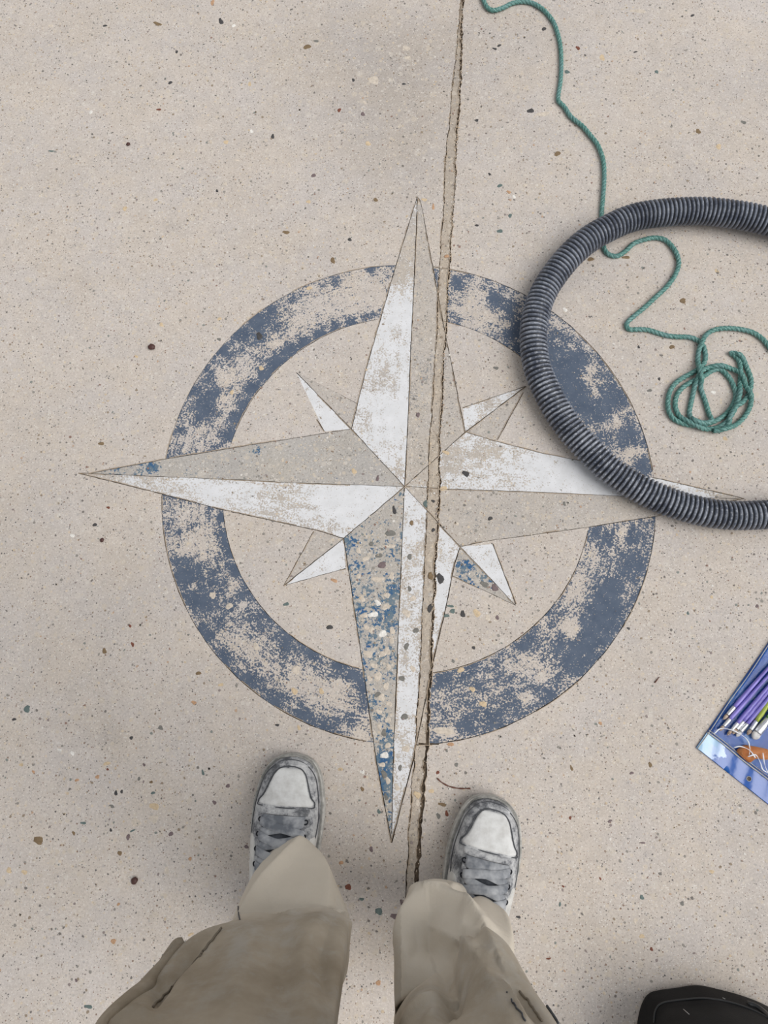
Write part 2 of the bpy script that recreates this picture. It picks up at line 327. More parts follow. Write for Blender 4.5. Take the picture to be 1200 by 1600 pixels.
# world-space data
def wpoly(P, z=0.0): return np.array([at2(p, z) for p in P])
lines = []   # (Q (n,2), widths (n,))
for P, w in cut:
    Q = polyline(wpoly(P), .010, .00022); lines.append((Q, np.clip(w * (.8 + nr.normal(0, .16, len(Q))), .0006, .004)))
def arc_segments(RP, w):
    """the circle is cut only outside the star; breaks where the star covers it"""
    Q = np.vstack([RP, RP[:1]]); return (Q + nr.normal(0, .0002, Q.shape), np.clip(w * (.75 + nr.normal(0, .2, len(Q))), .0005, .003))
facetW = [wpoly(f[1]) for f in facets]
def inside(poly, P):
    x, y = P[:, 0], P[:, 1]; r = np.zeros(len(P), bool); n = len(poly)
    for i in range(n):
        x1, y1 = poly[i]; x2, y2 = poly[(i + 1) % n]
        if y1 == y2: continue
        c = ((y1 > y) != (y2 > y)) & (x < (x2 - x1) * (y - y1) / (y2 - y1) + x1); r ^= c
    return r
star_big = [i for i, f in enumerate(facets) if f[0] in ('nl', 'nr', 'wu', 'wl', 'sl', 'sr', 'eu', 'el')]
for RP, w in ((OUT, .0015), (INN, .0014)):
    Q, ww = arc_segments(RP, w); ins = np.zeros(len(Q), bool)
    for i in star_big: ins |= inside(facetW[i], Q)
    k = 0
    while k < len(Q):
        if ins[k]: k += 1; continue
        j = k
        while j + 1 < len(Q) and not ins[j + 1]: j += 1
        if j > k: lines.append((Q[k:j + 1], ww[k:j + 1]))
        k = j + 1
NL_PLAIN = len(lines)
def jag(P, amp):
    Q = polyline(wpoly(P), .006); n = len(Q); s = nr.normal(0, 1, n); s = .6 * s + .4 * np.roll(s, 1) + .5 * np.roll(s, 2)
    Q[:, 0] += s * amp; return Q
SL, SR = jag(STRIP_L, .0007), jag(STRIP_R, .0009)
wl = np.clip(.0013 + nr.normal(0, .0006, len(SL)), .0005, .004)
yy = SR[:, 1]
wr = np.interp(yy, [-.6, -.3, -.1, .05, .2, 1.0, 1.15, 1.3], [.006, .0065, .0045, .0042, .0025, .0018, .0030, .0040]) * (1 + nr.normal(0, .35, len(SR)))
wr = np.clip(wr, .0007, .008)
lines += [(SL, wl), (SR, wr)]
strip_poly = np.vstack([SL, SR[::-1]])

# --- constrained triangulation of the slab
X0, X1, Y0, Y1 = -.98, 1.05, -.80, 1.62
V2, E2 = [], []
def add_loop(P, closed=True):
    b = len(V2); V2.extend(map(tuple, P)); n = len(P)
    E2.extend((b + i, b + i + 1) for i in range(n - 1))
    if closed: E2.append((b + n - 1, b))
add_loop([(X0, Y0), (X1, Y0), (X1, Y1), (X0, Y1)])
add_loop([(-3.2, -2.6), (3.2, -2.6), (3.2, 3.6), (-3.2, 3.6)])
for Q, w in lines:
    T = np.gradient(Q, axis=0); T /= np.linalg.norm(T, axis=1)[:, None]; N = np.stack([-T[:, 1], T[:, 0]], 1)
    add_loop(np.vstack([Q + N * w[:, None] / 2, (Q - N * w[:, None] / 2)[::-1]]))
for P in facetW: add_loop(P)
add_loop(OUT); add_loop(INN)
g = []
for x in np.arange(X0 + .02, X1 - .01, .022):
    for y in np.arange(Y0 + .02, Y1 - .01, .022): g.append((x + nr.uniform(-.006, .006), y + nr.uniform(-.006, .006)))
for x in np.arange(-.6, .66, .0065):
    for y in np.arange(-.22, .92, .0065): g.append((x + nr.uniform(-.002, .002), y + nr.uniform(-.002, .002)))
g = np.array(g); d0 = np.hypot(g[:, 0] - CX, g[:, 1] - CY)
fine = np.arange(len(g)) >= len(g) - len(np.arange(-.6, .66, .0065)) * len(np.arange(-.22, .92, .0065))
instar = np.zeros(len(g), bool)
for P in facetW: instar |= inside(P, g)
panel = ((d0 < .46) & (d0 > .33)) | instar
keep = (~fine & ~panel) | (fine & panel)
gi = g[keep]; V2.extend(map(tuple, gi))
rv, re, rf, *_ = delaunay_2d_cdt([Vector(p) for p in V2], E2, [], 0, 1e-6, False)
RV = np.array([(p.x, p.y) for p in rv]); RF = np.array([tuple(f) for f in rf if len(f) == 3])
cen = RV[RF].mean(axis=1)
def near_line(P, Q, w):
    out = np.zeros(len(P), bool)
    bb = (P[:, 0] > Q[:, 0].min() - .01) & (P[:, 0] < Q[:, 0].max() + .01) & (P[:, 1] > Q[:, 1].min() - .01) & (P[:, 1] < Q[:, 1].max() + .01)
    idx = np.where(bb)[0]; S = P[idx]; hit = np.zeros(len(idx), bool)
    T = np.gradient(Q, axis=0); T /= np.linalg.norm(T, axis=1)[:, None]; N = np.stack([-T[:, 1], T[:, 0]], 1)
    A = Q + N * w[:, None] / 2; B = Q - N * w[:, None] / 2
    for i in range(len(Q) - 1):
        lo = np.minimum(np.minimum(A[i], B[i]), np.minimum(A[i + 1], B[i + 1])) - 1e-4; hi = np.maximum(np.maximum(A[i], B[i]), np.maximum(A[i + 1], B[i + 1])) + 1e-4
        k = np.where((S[:, 0] > lo[0]) & (S[:, 0] < hi[0]) & (S[:, 1] > lo[1]) & (S[:, 1] < hi[1]))[0]
        if len(k): hit[k] |= inside(np.array([A[i], A[i + 1], B[i + 1], B[i]]), S[k])
    out[idx] = hit; return out
cls = np.full(len(RF), 0)                       # 0 floor, 1.. facets, 50.. ring, 90 strip, 99 groove
inO, inI = inside(OUT, cen), inside(INN, cen)
ang = np.degrees(np.arctan2(cen[:, 1] - CY, cen[:, 0] - CX))
quad = np.where(ang >= 90 - 2, 51, np.where(ang >= -2.5, 50, np.where(ang >= -93, 53, 52)))
cls[inO & ~inI] = quad[inO & ~inI]
for i in range(len(facets) - 1, -1, -1): cls[inside(facetW[i], cen)] = i + 1
cls[inside(strip_poly, cen)] = 90
for k, (Q, w) in enumerate(lines): cls[near_line(cen, Q, w)] = 99

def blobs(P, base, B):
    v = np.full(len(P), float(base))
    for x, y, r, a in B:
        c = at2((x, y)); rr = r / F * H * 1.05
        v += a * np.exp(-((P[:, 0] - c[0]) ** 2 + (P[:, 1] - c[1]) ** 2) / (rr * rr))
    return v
def region(name, k, mat, parent, zt=0.0, wall=.004, paint=None, uvf=None, wig=0.0):
    tri = RF[cls == k]
    if not len(tri): return None
    used, inv = np.unique(tri.ravel(), return_inverse=True); tri = inv.reshape(-1, 3); P = RV[used]
    # orient upwards
    a, b, c = P[tri[:, 0]], P[tri[:, 1]], P[tri[:, 2]]
    cr = (b[:, 0] - a[:, 0]) * (c[:, 1] - a[:, 1]) - (b[:, 1] - a[:, 1]) * (c[:, 0] - a[:, 0])
    tri[cr < 0] = tri[cr < 0][:, ::-1]
    n = len(P); ed = {}
    for f in tri:
        for i in range(3):
            e = (int(f[i]), int(f[(i + 1) % 3])); ed[e] = 1
    bnd = [e for e in ed if (e[1], e[0]) not in ed]
    z = np.full(n, zt) + (wig * nr.normal(0, 1, n) if wig else 0)
    V = [(p[0], p[1], zz) for p, zz in zip(P, z)]; faces = [tuple(map(int, f)) for f in tri]
    bmap = {}
    def low(i):
        if i not in bmap: bmap[i] = len(V); V.append((P[i][0], P[i][1], zt - wall))
        return bmap[i]
    for e in bnd: faces.append((e[1], e[0], low(e[0]), low(e[1])))
    PP = np.array(V)[:, :2]
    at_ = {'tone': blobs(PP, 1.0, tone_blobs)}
    if paint is not None: at_['paint'] = np.clip(paint(PP), 0, 1)
    o = mesh_obj(name, V, faces, mat, parent, smooth=False, attrs=at_, uv=uvf(PP) if uvf else PP)
    return o
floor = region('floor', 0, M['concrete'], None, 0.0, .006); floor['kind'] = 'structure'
floor['label'] = 'speckled beige concrete floor with exposed pebbles'
for i, f in enumerate(facets):
    P = facetW[i]; tip = P[0] if f[0] not in ('sl', 'sr', 'eu', 'el') else {'sl': at2(tS), 'sr': at2(tS), 'eu': at2(tE), 'el': at2(tE)}[f[0]]
    c = np.array(at2(cC)); dv = np.array(tip) - c; dv /= np.linalg.norm(dv); nv = np.array([-dv[1], dv[0]])
    o = region('star_facet', i + 1, M[f[2]], floor, -.0004, paint=lambda PP, f=f: blobs(PP, f[3], f[4]),
               uvf=lambda PP, dv=dv, nv=nv, i=i: np.stack([PP @ dv * 2 + i, PP @ nv], 1))
    if o and f[5]: o['label'] = f[5]
for k in (50, 51, 52, 53):
    o = region('ring_segment', k, M['navy'], floor, -.0004, paint=lambda PP: blobs(PP, RING_BASE, ring_blobs),
           uvf=lambda PP: np.stack([np.arctan2(PP[:, 1] - CY, PP[:, 0] - CX) * .8, np.hypot(PP[:, 0] - CX, PP[:, 1] - CY) * 2.2], 1))
    if o: o['label'] = 'ring segment in worn slate blue paint'
o = region('crack_filler', 90, M['filler'], floor, -.0008, wig=.0005); o['label'] = 'rough mortar strip filling the crack'
mesh_obj('groove_bed', [(-3.2, -2.6, -.0035), (3.2, -2.6, -.0035), (3.2, 3.6, -.0035), (-3.2, 3.6, -.0035)], [(0, 1, 2, 3)], M['bed'], floor)
# thin pale mortar lips squeezed up beside the cut lines
V, Fc = [], []
for k, (Q, w) in enumerate(lines):
    T = np.gradient(Q, axis=0); T /= np.linalg.norm(T, axis=1)[:, None]; N = np.stack([-T[:, 1], T[:, 0]], 1)
    for side in ((1,) if k < NL_PLAIN else (1, -1)):
        sd = side * (1 if k % 2 else -1) if k < NL_PLAIN else side
        on = rng.random() < .8
        for i in range(len(Q) - 1):
            if rng.random() < .16: on = not on
            if not on: continue
            b = len(V)
            for j in (i, i + 1):
                a0 = w[j] / 2 + .0001; lw = .0008 + .0006 * nr.rand()
                for off, zz in ((a0, .0001), (a0 + lw * .5, .0009), (a0 + lw, .0001)):
                    q = Q[j] + sd * N[j] * off; V.append((q[0], q[1], zz))
            for m in (0, 1): Fc.append((b + m, b + m + 1, b + 4 + m, b + 3 + m))
o = mesh_obj('mortar_lip', V, Fc, M['lip'], floor); o['kind'] = 'stuff'

# --- pebbles showing in the concrete
PC = {'K': (.070, .068, .070), 'G': (.20, .195, .18), 'T': (.13, .175, .17), 'R': (.20, .075, .05), 'O': (.50, .31, .19), 'Y': (.62, .49, .33), 'C': (.62, .55, .47), 'W': (.80, .78, .74), 'P': (.19, .145, .15), 'B': (.22, .155, .09)}
def peb_mat(k):
    t = NT('pebble_' + {'K': 'black', 'G': 'grey', 'T': 'green_grey', 'R': 'red', 'O': 'orange', 'Y': 'ochre', 'C': 'cream', 'W': 'white', 'P': 'purple_grey', 'B': 'brown'}[k])
    c = PC[k]; n = t.noise(180, 4, .7); col = t.ramp(n, [(.3, tuple(x * .75 for x in c)), (.7, tuple(min(1, x * 1.2) for x in c))])
    return t.done(col, .7, t.bump(t.noise(500, 2), .0006, .3), spec=.3)
PM = {k: peb_mat(k) for k in PC}
def peb_shape(seed, n=9):
    r = random.Random(seed); V = [(0, 0, .0010)]; Fc = []
    for ring, (rad, z) in enumerate(((.72, .0009), (1.0, -.0004))):
        for i in range(n):
            a = i / n * 2 * PI; q = 1 + .22 * math.sin(2 * a + seed) + .13 * math.sin(3 * a + seed * 2.3) + r.uniform(-.07, .07) if ring == 0 else 0
            if ring == 0: V.append([a, q])
            else: V.append([a, V[1 + i][1] if isinstance(V[1 + i], list) else 1])
    out = [(0, 0, .0010)]
    for ring, (rad, z) in enumerate(((.72, .0009), (1.0, -.0004))):
        for i in range(n):
            a, q = V[1 + i]; out.append((math.cos(a) * q * rad, math.sin(a) * q * rad, z))
    for i in range(n):
        j = (i + 1) % n; Fc.append((0, 1 + i, 1 + j)); Fc.append((1 + i, 1 + n + i, 1 + n + j, 1 + j))
    return out, Fc
PEB = """164 40 K 4 3|79 40 C 5 4|246 37 B 9 4|345 33 K 5 7|332 4 O 4 6|365 40 W 4 4|219 75 C 6 3|202 90 C 4 6|287 96 C 6 4|276 81 K 3 3|266 129 K 4 4|248 171 R 4 3|393 205 W 4 4|426 213 K 4 5|353 222 Y 6 4|142 175 W 3 5|584 125 C 9 13|570 160 C 4 4|567 178 P 5 4|530 172 R 4 4|480 73 B 7 6|494 64 G 5 4|552 125 K 3 4|575 224 Y 7 5|452 257 C 3 6|490 274 P 4 5|464 316 C 4 5|447 363 B 7 4|390 131 Y 4 5|195 326 Y 5 5|243 312 Y 4 4|370 250 C 5 3|80 236 T 6 2|339 298 K 3 3|546 374 K 4 3|780 71 K 4 3|773 76 K 4 3|903 75 R 4 5|886 112 T 6 4|941 90 Y 6 7|993 81 K 4 2|1026 112 T 3 5|1162 191 G 6 5|1091 205 B 6 5|1123 229 Y 6 6|871 240 B 6 6|829 173 K 6 6|848 178 C 15 6|631 131 K 5 2|745 188 K 4 3|781 290 T 5 4|781 361 T 5 5|795 300 O 4 4|803 307 W 4 4|745 352 K 5 2|850 45 K 4 5|997 17 C 15 6|765 272 K 3 3|1139 262 C 4 7|820 290 C 6 4|1082 24 K 4 3|637 90 C 6 6|635 75 C 8 6|252 507 Y 5 4|447 393 C 5 4|343 498 Y 4 4|342 530 G 4 4|405 525 K 6 7|408 575 Y 5 4|362 613 Y 4 4|483 450 Y 5 4|158 693 B 5 4|213 557 Y 4 3|352 287 C 5 4|113 837 W 6 3|148 820 K 4 4|169 793 R 3 3|207 1007 R 3 5|163 1017 B 5 5|210 955 C 4 4|310 1052 B 5 4|345 1070 Y 5 4|303 1098 O 5 4|251 1137 G 7 4|205 1153 K 4 3|167 1193 Y 7 4|447 944 T 5 4|460 1080 Y 6 6|400 1010 C 6 7|462 1047 C 8 7|358 947 C 6 6|332 930 C 5 7|203 978 R 3 3|467 1137 Y 4 5|433 1133 K 5 2|515 980 K 6 5|522 907 O 6 4|688 904 K 7 9|723 959 K 6 6|707 955 T 6 4|698 962 T 5 4|704 947 T 6 3|745 958 Y 8 8|762 965 C 6 6|777 965 P 4 4|766 810 K 4 4|713 818 C 4 4|728 740 K 6 6|553 736 Y 5 5|643 817 B 4 4|598 990 W 6 8|583 960 W 8 6|575 1022 C 8 7|605 1017 C 7 6|590 1057 C 8 7|610 833 G 9 7|608 853 C 10 4|635 958 C 7 8|616 797 K 4 7|597 883 P 9 5|693 1142 C 18 7|755 1100 Y 6 6|738 1077 Y 5 5|502 1080 Y 5 5|705 1163 O 5 3|720 1047 Y 6 5|740 1012 K 3 4|708 1033 G 4 4|673 900 B 6 6|672 950 K 5 7|677 828 K 3 4|803 892 G 3 3|757 913 G 8 6|773 918 P 7 6|665 787 T 5 6|693 763 Y 6 5|697 707 Y 6 4|677 783 K 3 3|587 312 B 5 4|520 407 B 5 6|547 375 K 3 3|482 315 Y 4 5|663 312 Y 6 4|677 323 O 3 6|797 337 T 4 4|698 400 O 4 4|653 648 P 3 6|775 575 G 6 4|590 747 P 3 5|42 1108 T 7 6|22 1124 K 4 3|33 1195 Y 4 4|52 1206 O 3 3|168 1202 R 3 2|152 1214 O 5 3|120 1219 O 4 3|93 1172 W 4 3|113 1177 W 4 5|181 1239 K 4 4|190 1237 K 3 3|217 1217 G 3 5|236 1222 B 3 3|225 1195 P 3 3|317 1207 T 3 5|356 1228 P 5 3|239 1239 T 4 3|241 1260 Y 9 8|227 1253 C 4 6|212 1285 C 12 8|242 1280 C 7 8|174 1260 G 6 4|130 1286 T 5 3|115 1302 B 3 4|173 1297 K 3 3|200 1308 P 4 5|207 1298 T 5 2|60 1313 B 8 9|38 1363 Y 6 5|14 1360 Y 7 5|135 1331 C 3 3|267 1303 P 4 5|187 1333 B 4 5|335 1254 P 4 4|385 1323 P 5 3|177 1471 O 6 4|298 1460 Y 6 3|138 1573 T 7 4|119 1532 P 3 3|260 1360 C 6 6|297 1342 O 4 3|185 1413 O 3 3|938 1130 O 3 4|1016 1195 B 4 5|893 1200 B 3 5|891 1278 R 3 3|953 1283 P 4 3|1004 1317 P 5 2|938 1373 R 2 3|1003 1402 T 5 4|1066 1412 G 5 4|875 1413 T 2 5|810 1433 K 4 3|857 1498 R 5 2|1018 1483 R 4 3|992 1440 C 3 5|1003 1463 Y 5 5|953 1483 C 7 5|880 1385 R 3 2|971 1342 C 3 5|1112 1362 Y 6 3|987 1208 P 4 3|592 1424 T 6 8|617 1432 P 8 6|628 1411 P 4 6|591 1536 O 6 4|704 1163 O 6 4|691 1257 B 7 4|685 1275 G 5 6|698 1271 R 4 5|713 1195 G 5 4|684 1207 R 3 4|674 1236 Y 5 5|652 1242 Y 6 6|652 1255 C 5 5|698 1173 G 3 3|532 1202 Y 5 4|566 1206 W 4 5|566 1233 B 4 4|592 1268 T 4 4|580 1327 P 4 5|533 1348 O 4 4|544 1386 R 5 7|565 1405 T 5 3|998 542 K 3 3|1030 592 K 3 3|1050 542 B 5 5|1015 610 G 5 4|883 484 W 5 5|1120 423 Y 5 4|1067 470 B 7 5|923 405 B 6 5|978 402 B 7 4|1115 613 W 5 4|1133 685 Y 6 4|1112 933 Y 4 3|1183 947 P 3 4|1068 913 C 6 5|982 982 K 3 3|1075 958 T 3 3|882 787 G 3 4|595 905 C 6 5|604 930 C 5 6|572 980 C 6 5|612 1000 C 5 6|596 1090 C 7 6|606 1125 C 5 6|601 1180 W 6 7|600 1210 G 6 7|566 935 C 5 6|635 1010 G 5 6|632 1120 G 6 7|634 1170 C 6 7|640 920 G 4 5|560 860 C 5 5|580 850 G 5 4|571 873 C 6 5|592 868 G 6 5|587 905 C 7 6|612 900 C 6 6|560 900 C 5 4|603 948 C 7 6|568 962 C 6 5|590 942 W 6 5|613 985 C 6 6|580 985 C 6 5|598 1022 C 6 6|584 1040 C 6 5|607 1042 C 5 6|577 1060 C 5 5|603 1072 C 6 6|590 1085 G 6 5|608 1100 C 5 5|592 1112 C 6 5|600 1145 G 6 6|593 1135 C 5 5|606 1165 C 5 6|597 1195 C 5 5|606 1220 C 5 6|603 1245 G 4 6|640 870 G 5 5|650 985 G 5 6|628 1060 G 5 6|645 1045 C 5 6|620 1230 C 5 6|625 1200 G 4 5|645 935 C 5 6"""  # one black entry at upper right stands for a dark hole
shapes = {}
for i, ln in enumerate(PEB.split('|')):
    x, y, k, a, b = ln.split(); x, y, a, b = float(x), float(y), float(a), float(b)
    key = (k, i % 5)
    if key not in shapes:
        v, f = peb_shape(i % 5 + 1); me = bpy.data.meshes.new('pebble'); me.from_pydata(v, [], f); me.materials.append(PM[k]); shapes[key] = me
    o = bpy.data.objects.new('pebble', shapes[key]); C.objects.link(o); o.parent = floor
    p = at(x, y, .0003); q = (at(x + 1, y) - at(x, y)).length
    s = .92 if k in 'CYW' else .88
    o.location = (p.x, p.y, -.0003 if k in 'CYWG' else .0); o.scale = (a * q * s, b * q * s, .6); o.rotation_euler = (0, 0, rng.uniform(-.35, .35))
# finer aggregate, past counting: tiny chips flush with the slab
facetU = [inside]
V, Fc = [], []
for Q, w, k in ((SL, wl, 1.4), (SR, wr, 2.6)):
    for i in range(0, len(Q)):
        for _ in range(3 if k > 2 else 1):
            if rng.random() < (.35 if Q[i][1] > .02 else .82): continue
            q = Q[i] + np.array([rng.gauss(0, .0013 * k / 2), rng.uniform(-.003, .003)]); r_ = rng.uniform(.0004, .0015); b = len(V); n = rng.choice((5, 6)); a0 = rng.uniform(0, 6)
            V.append((q[0], q[1], r_ * .9))
            for m in range(n):
                a = a0 + m / n * 2 * PI; rr_ = r_ * rng.uniform(.7, 1.25); V.append((q[0] + rr_ * math.cos(a), q[1] + rr_ * math.sin(a) * 1.3, r_ * .25))
            for m in range(n): V.append((V[b + 1 + m][0], V[b + 1 + m][1], -.0010))
            for m in range(n):
                j = (m + 1) % n; Fc.append((b, b + 1 + m, b + 1 + j)); Fc.append((b + 1 + m, b + 1 + n + m, b + 1 + n + j, b + 1 + j))
o = mesh_obj('crumbs', V, Fc, M['lip'], floor); o['kind'] = 'stuff'
AM = {}
for k_ in PC:
    t = NT('chip_' + PM[k_].name[7:]); AM[k_] = t.done(tuple(PC[k_][q] * .68 + (.50, .455, .41)[q] * .32 for q in range(3)), .85, spec=.2)
def aggregate(name, n, sizes, cols, seed, region_fn=None, z=.00035):
    r = np.random.RandomState(seed); V = []; Fc = []; mi = []
    X = r.uniform(-.95, 1.0, n); Y = r.uniform(-.6, 1.6, n); P = np.stack([X, Y], 1)
    dd = np.hypot(X - CX, Y - CY); paintd = (dd < .452) & (dd > .335)
    for i, w_ in enumerate(facetW): paintd |= inside(w_, P) & (facets[i][2] in ('white',))
    keepit = ~paintd | (r.rand(n) < .10)
    for i in np.where(keepit)[0]:
        rad = sizes[0] + (sizes[1] - sizes[0]) * r.rand() ** 3.2; el = r.uniform(.55, 1); a0 = r.uniform(0, 2 * PI); m = r.randint(5, 8)
        b = len(V); ca, sa = math.cos(a0), math.sin(a0)
        for k in range(m):
            t_ = k / m * 2 * PI + r.uniform(-.25, .25); q = rad * r.uniform(.75, 1.1); u, v = math.cos(t_) * q, math.sin(t_) * q * el
            V.append((X[i] + u * ca - v * sa, Y[i] + u * sa + v * ca, z))
        Fc.append(tuple(range(b, b + m))); mi.append(r.choice(len(cols), p=cols_p))
    o = mesh_obj(name, V, Fc, [AM[c] for c in cols], floor, smooth=False)
    o.data.polygons.foreach_set('material_index', mi); o['kind'] = 'stuff'
    return o
cols = ['K', 'G', 'T', 'R', 'O', 'Y', 'C', 'W', 'P', 'B']; cols_p = [.13, .15, .05, .02, .03, .09, .30, .04, .08, .11]
aggregate('aggregate', 30000, (.0005, .0030), cols, 3)


# ------------------------------------------------------------------ corrugated hose
HOSE_R = .0262
hp = [(1440, 640), (1420, 520), (1350, 425), (1270, 367), (1197, 345), (1140, 334), (1080, 330), (998, 338), (942, 361), (906, 385), (874, 419), (847, 462), (834, 513), (838, 568), (855, 612), (881, 657), (917, 699), (960, 739), (1020, 774), (1083, 796), (1137, 805), (1197, 804), (1290, 796), (1400, 770), (1520, 735), (1640, 715)]
hz = []
for i, (x, y) in enumerate(hp):
    lift = .007 if 2 <= i <= 6 else (.0085 if i in (7, 8, 9) else (.004 if i == 10 else .0))
    hz.append(at(x, y, HOSE_R + .001 + lift))
path = catmull([tuple(p) for p in hz], .0014)
PITCHR = 6                                     # samples per rib
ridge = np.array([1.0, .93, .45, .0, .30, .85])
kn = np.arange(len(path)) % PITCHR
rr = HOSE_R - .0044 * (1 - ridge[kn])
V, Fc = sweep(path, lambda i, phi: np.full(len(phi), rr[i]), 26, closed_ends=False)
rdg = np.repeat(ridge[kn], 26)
ss = np.repeat(np.arange(len(path)) * .0014, 26); ph = np.tile(np.arange(26) / 26 * 2.0, len(path))
t = NT('ribbed_hose_plastic'); uv = t.n('ShaderNodeUVMap').outputs[0]
n1 = t.noise(30, 4, .65); n2 = t.noise(4, 5, .7, vec=t.vmul(uv, (60, 3.0, 1))); n3 = t.noise(260, 3, .7)
d = t.math('MULTIPLY', t.math('POWER', t.attr('ridge'), 1.6), t.sstep(t.math('ADD', t.math('MULTIPLY', n1, .55), t.math('MULTIPLY', n3, .45)), .40, .66))
d = t.math('MULTIPLY_ADD', t.math('MULTIPLY', t.sstep(n2, .50, .64), t.math('POWER', t.attr('ridge'), 1.3)), .75, t.math('MULTIPLY', d, .65), clamp=True)
base = t.ramp(n1, [(.35, (.060, .072, .105)), (.7, (.14, .165, .22))])
col = t.mix(t.math('MULTIPLY', d, t.math('MULTIPLY_ADD', t.attr('dust'), .75, .20)), base, (.52, .545, .60))
col = t.mix(t.sstep(t.attr('ridge'), .15, .80, .93, 0.0), col, (.010, .012, .017))  # shade between the ribs is put into the colour
M['hose'] = t.done(col, t.math('MULTIPLY_ADD', d, .3, .42), t.bump(n3, .0006, .3), spec=.45)
dustv = np.repeat(np.clip(np.interp(np.arange(len(path)) / len(path), [0, .25, .42, .50, .62, .72, .85, 1], [.35, .35, .35, .8, 1.0, .75, .5, .4]) , 0, 1), 26)
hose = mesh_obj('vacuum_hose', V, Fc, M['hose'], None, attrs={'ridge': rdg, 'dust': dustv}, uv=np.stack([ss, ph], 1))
tag(hose, 'ribbed black plastic hose curving over the painted ring, dusted white', 'hose')

# ------------------------------------------------------------------ green rope
ROPE_R = .0041
K = lambda x, y: (980 + x / 5.4545, 480 + y / 5.4545)
rp = [(745, -60), (748, -20), (755, 0), (761, 12), (771, 17), (786, 13), (800, 6), (817, 3), (833, 6), (848, 15), (860, 28), (868, 42), (875, 68), (877, 95), (876, 125), (872, 152), (874, 160), (882, 168), (892, 183), (910, 198), (922, 212), (934, 228), (942, 250), (944, 275), (942, 310), (940, 335), (941, 365), (944, 388), (952, 398), (965, 400), (978, 392), (990, 381), (1006, 375), (1022, 372), (1038, 375), (1050, 386), (1058, 400), (1060, 415), (1053, 433), (1040, 450), (1024, 465), (1008, 480), (992, 493), (981, 503), (979, 510), (984, 515)]
rp += [K(*p) for p in ((100, 190), (180, 195), (260, 220), (340, 242), (420, 252), (520, 255), (590, 278), (640, 320), (662, 380), (665, 440), (640, 500), (575, 548), (480, 600), (410, 650), (362, 720), (345, 800), (350, 880), (385, 945), (450, 985), (540, 1008), (640, 1005), (740, 975), (830, 920), (895, 840), (925, 750), (900, 660), (860, 590), (790, 530), (720, 545), (650, 590), (560, 630), (480, 680), (425, 745), (408, 830), (425, 900), (470, 960), (550, 1010), (640, 1040), (740, 1035), (820, 1000), (880, 930), (920, 830), (945, 740), (960, 640), (965, 560), (955, 470), (920, 420), (878, 390), (925, 405), (985, 455), (1025, 530), (1055, 620), (1048, 700), (1020, 765), (960, 830), (900, 870), (860, 950), (850, 1010), (790, 1055), (720, 1062), (800, 1058), (900, 1020), (985, 950), (1040, 860), (1045, 790), (1010, 700), (975, 620), (930, 555), (860, 520), (770, 512), (690, 520), (620, 560), (580, 640), (560, 740), (540, 830), (530, 910), (555, 985), (640, 1000), (705, 975), (690, 890), (660, 790), (620, 680), (600, 590), (598, 490), (605, 390), (625, 310), (670, 240), (730, 200), (820, 183), (940, 188), (1060, 215), (1140, 265), (1200, 330))]
rp += [(1225, 575), (1260, 640), (1320, 690), (1420, 720)]
P2 = catmull([at2(p, .004) for p in rp], .0016)
# push later turns over earlier ones so that the strands lie on each other
z = np.full(len(P2), ROPE_R)
for i in range(len(P2)):
    j = i - 16
    if j > 0:
        dd = np.hypot(P2[:j, 0] - P2[i, 0], P2[:j, 1] - P2[i, 1]); k = np.where(dd < ROPE_R * 1.9)[0]
        if len(k): z[i] = max(z[i], (z[k] + np.sqrt(np.maximum((ROPE_R * 1.95) ** 2 - dd[k] ** 2, 0))).max())
zz = z.copy()
for _ in range(3):
    zz = np.maximum(z, np.convolve(np.pad(zz, 4, mode='edge'), np.ones(9) / 9, 'valid'))
z = np.minimum(zz, .030)
z += .0012 * (1 + np.sin(np.arange(len(z)) * .021)) * .5
path = np.column_stack([P2, z])
tw = np.arange(len(path)) * .0016 / .017 * 2 * PI + .8 * np.sin(np.arange(len(path)) * .01)
V, Fc = sweep(path, lambda i, phi: ROPE_R * (1 + .26 * np.abs(np.cos(1.5 * (phi - tw[i] / 1.5))) - .10), 18)
sA = np.repeat(np.arange(len(path)) * .0016, 18); pA = np.tile(np.arange(18) / 18 * 2 * PI, len(path)) - np.repeat(tw / 1.5, 18)
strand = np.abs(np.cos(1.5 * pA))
t = NT('green_poly_rope'); uv = t.n('ShaderNodeUVMap').outputs[0]
fib = t.noise(3.0, 4, .7, vec=t.vmul(uv, (70, 3.2, 1))); big = t.noise(26, 3, .6)
col = t.ramp(fib, [(.34, (.035, .120, .108)), (.50, (.095, .255, .228)), (.64, (.27, .46, .43))])
col = t.mix(t.sstep(big, .45, .7, 0, .55), col, (.17, .30, .31))
col = t.mix(t.sstep(t.attr('strand'), .0, .5, .8, 0), col, (.012, .045, .040))  # shade in strand grooves and fibre highlights are put into the colour
M['rope'] = t.done(col, .5, t.bump(fib, .0008, .5), spec=.4)
rope = mesh_obj('rope', V, Fc, M['rope'], None, attrs={'strand': strand}, uv=np.stack([sA, pA / 6.28], 1))
tag(rope, 'twisted green rope running under the hose into a loose coil', 'rope')

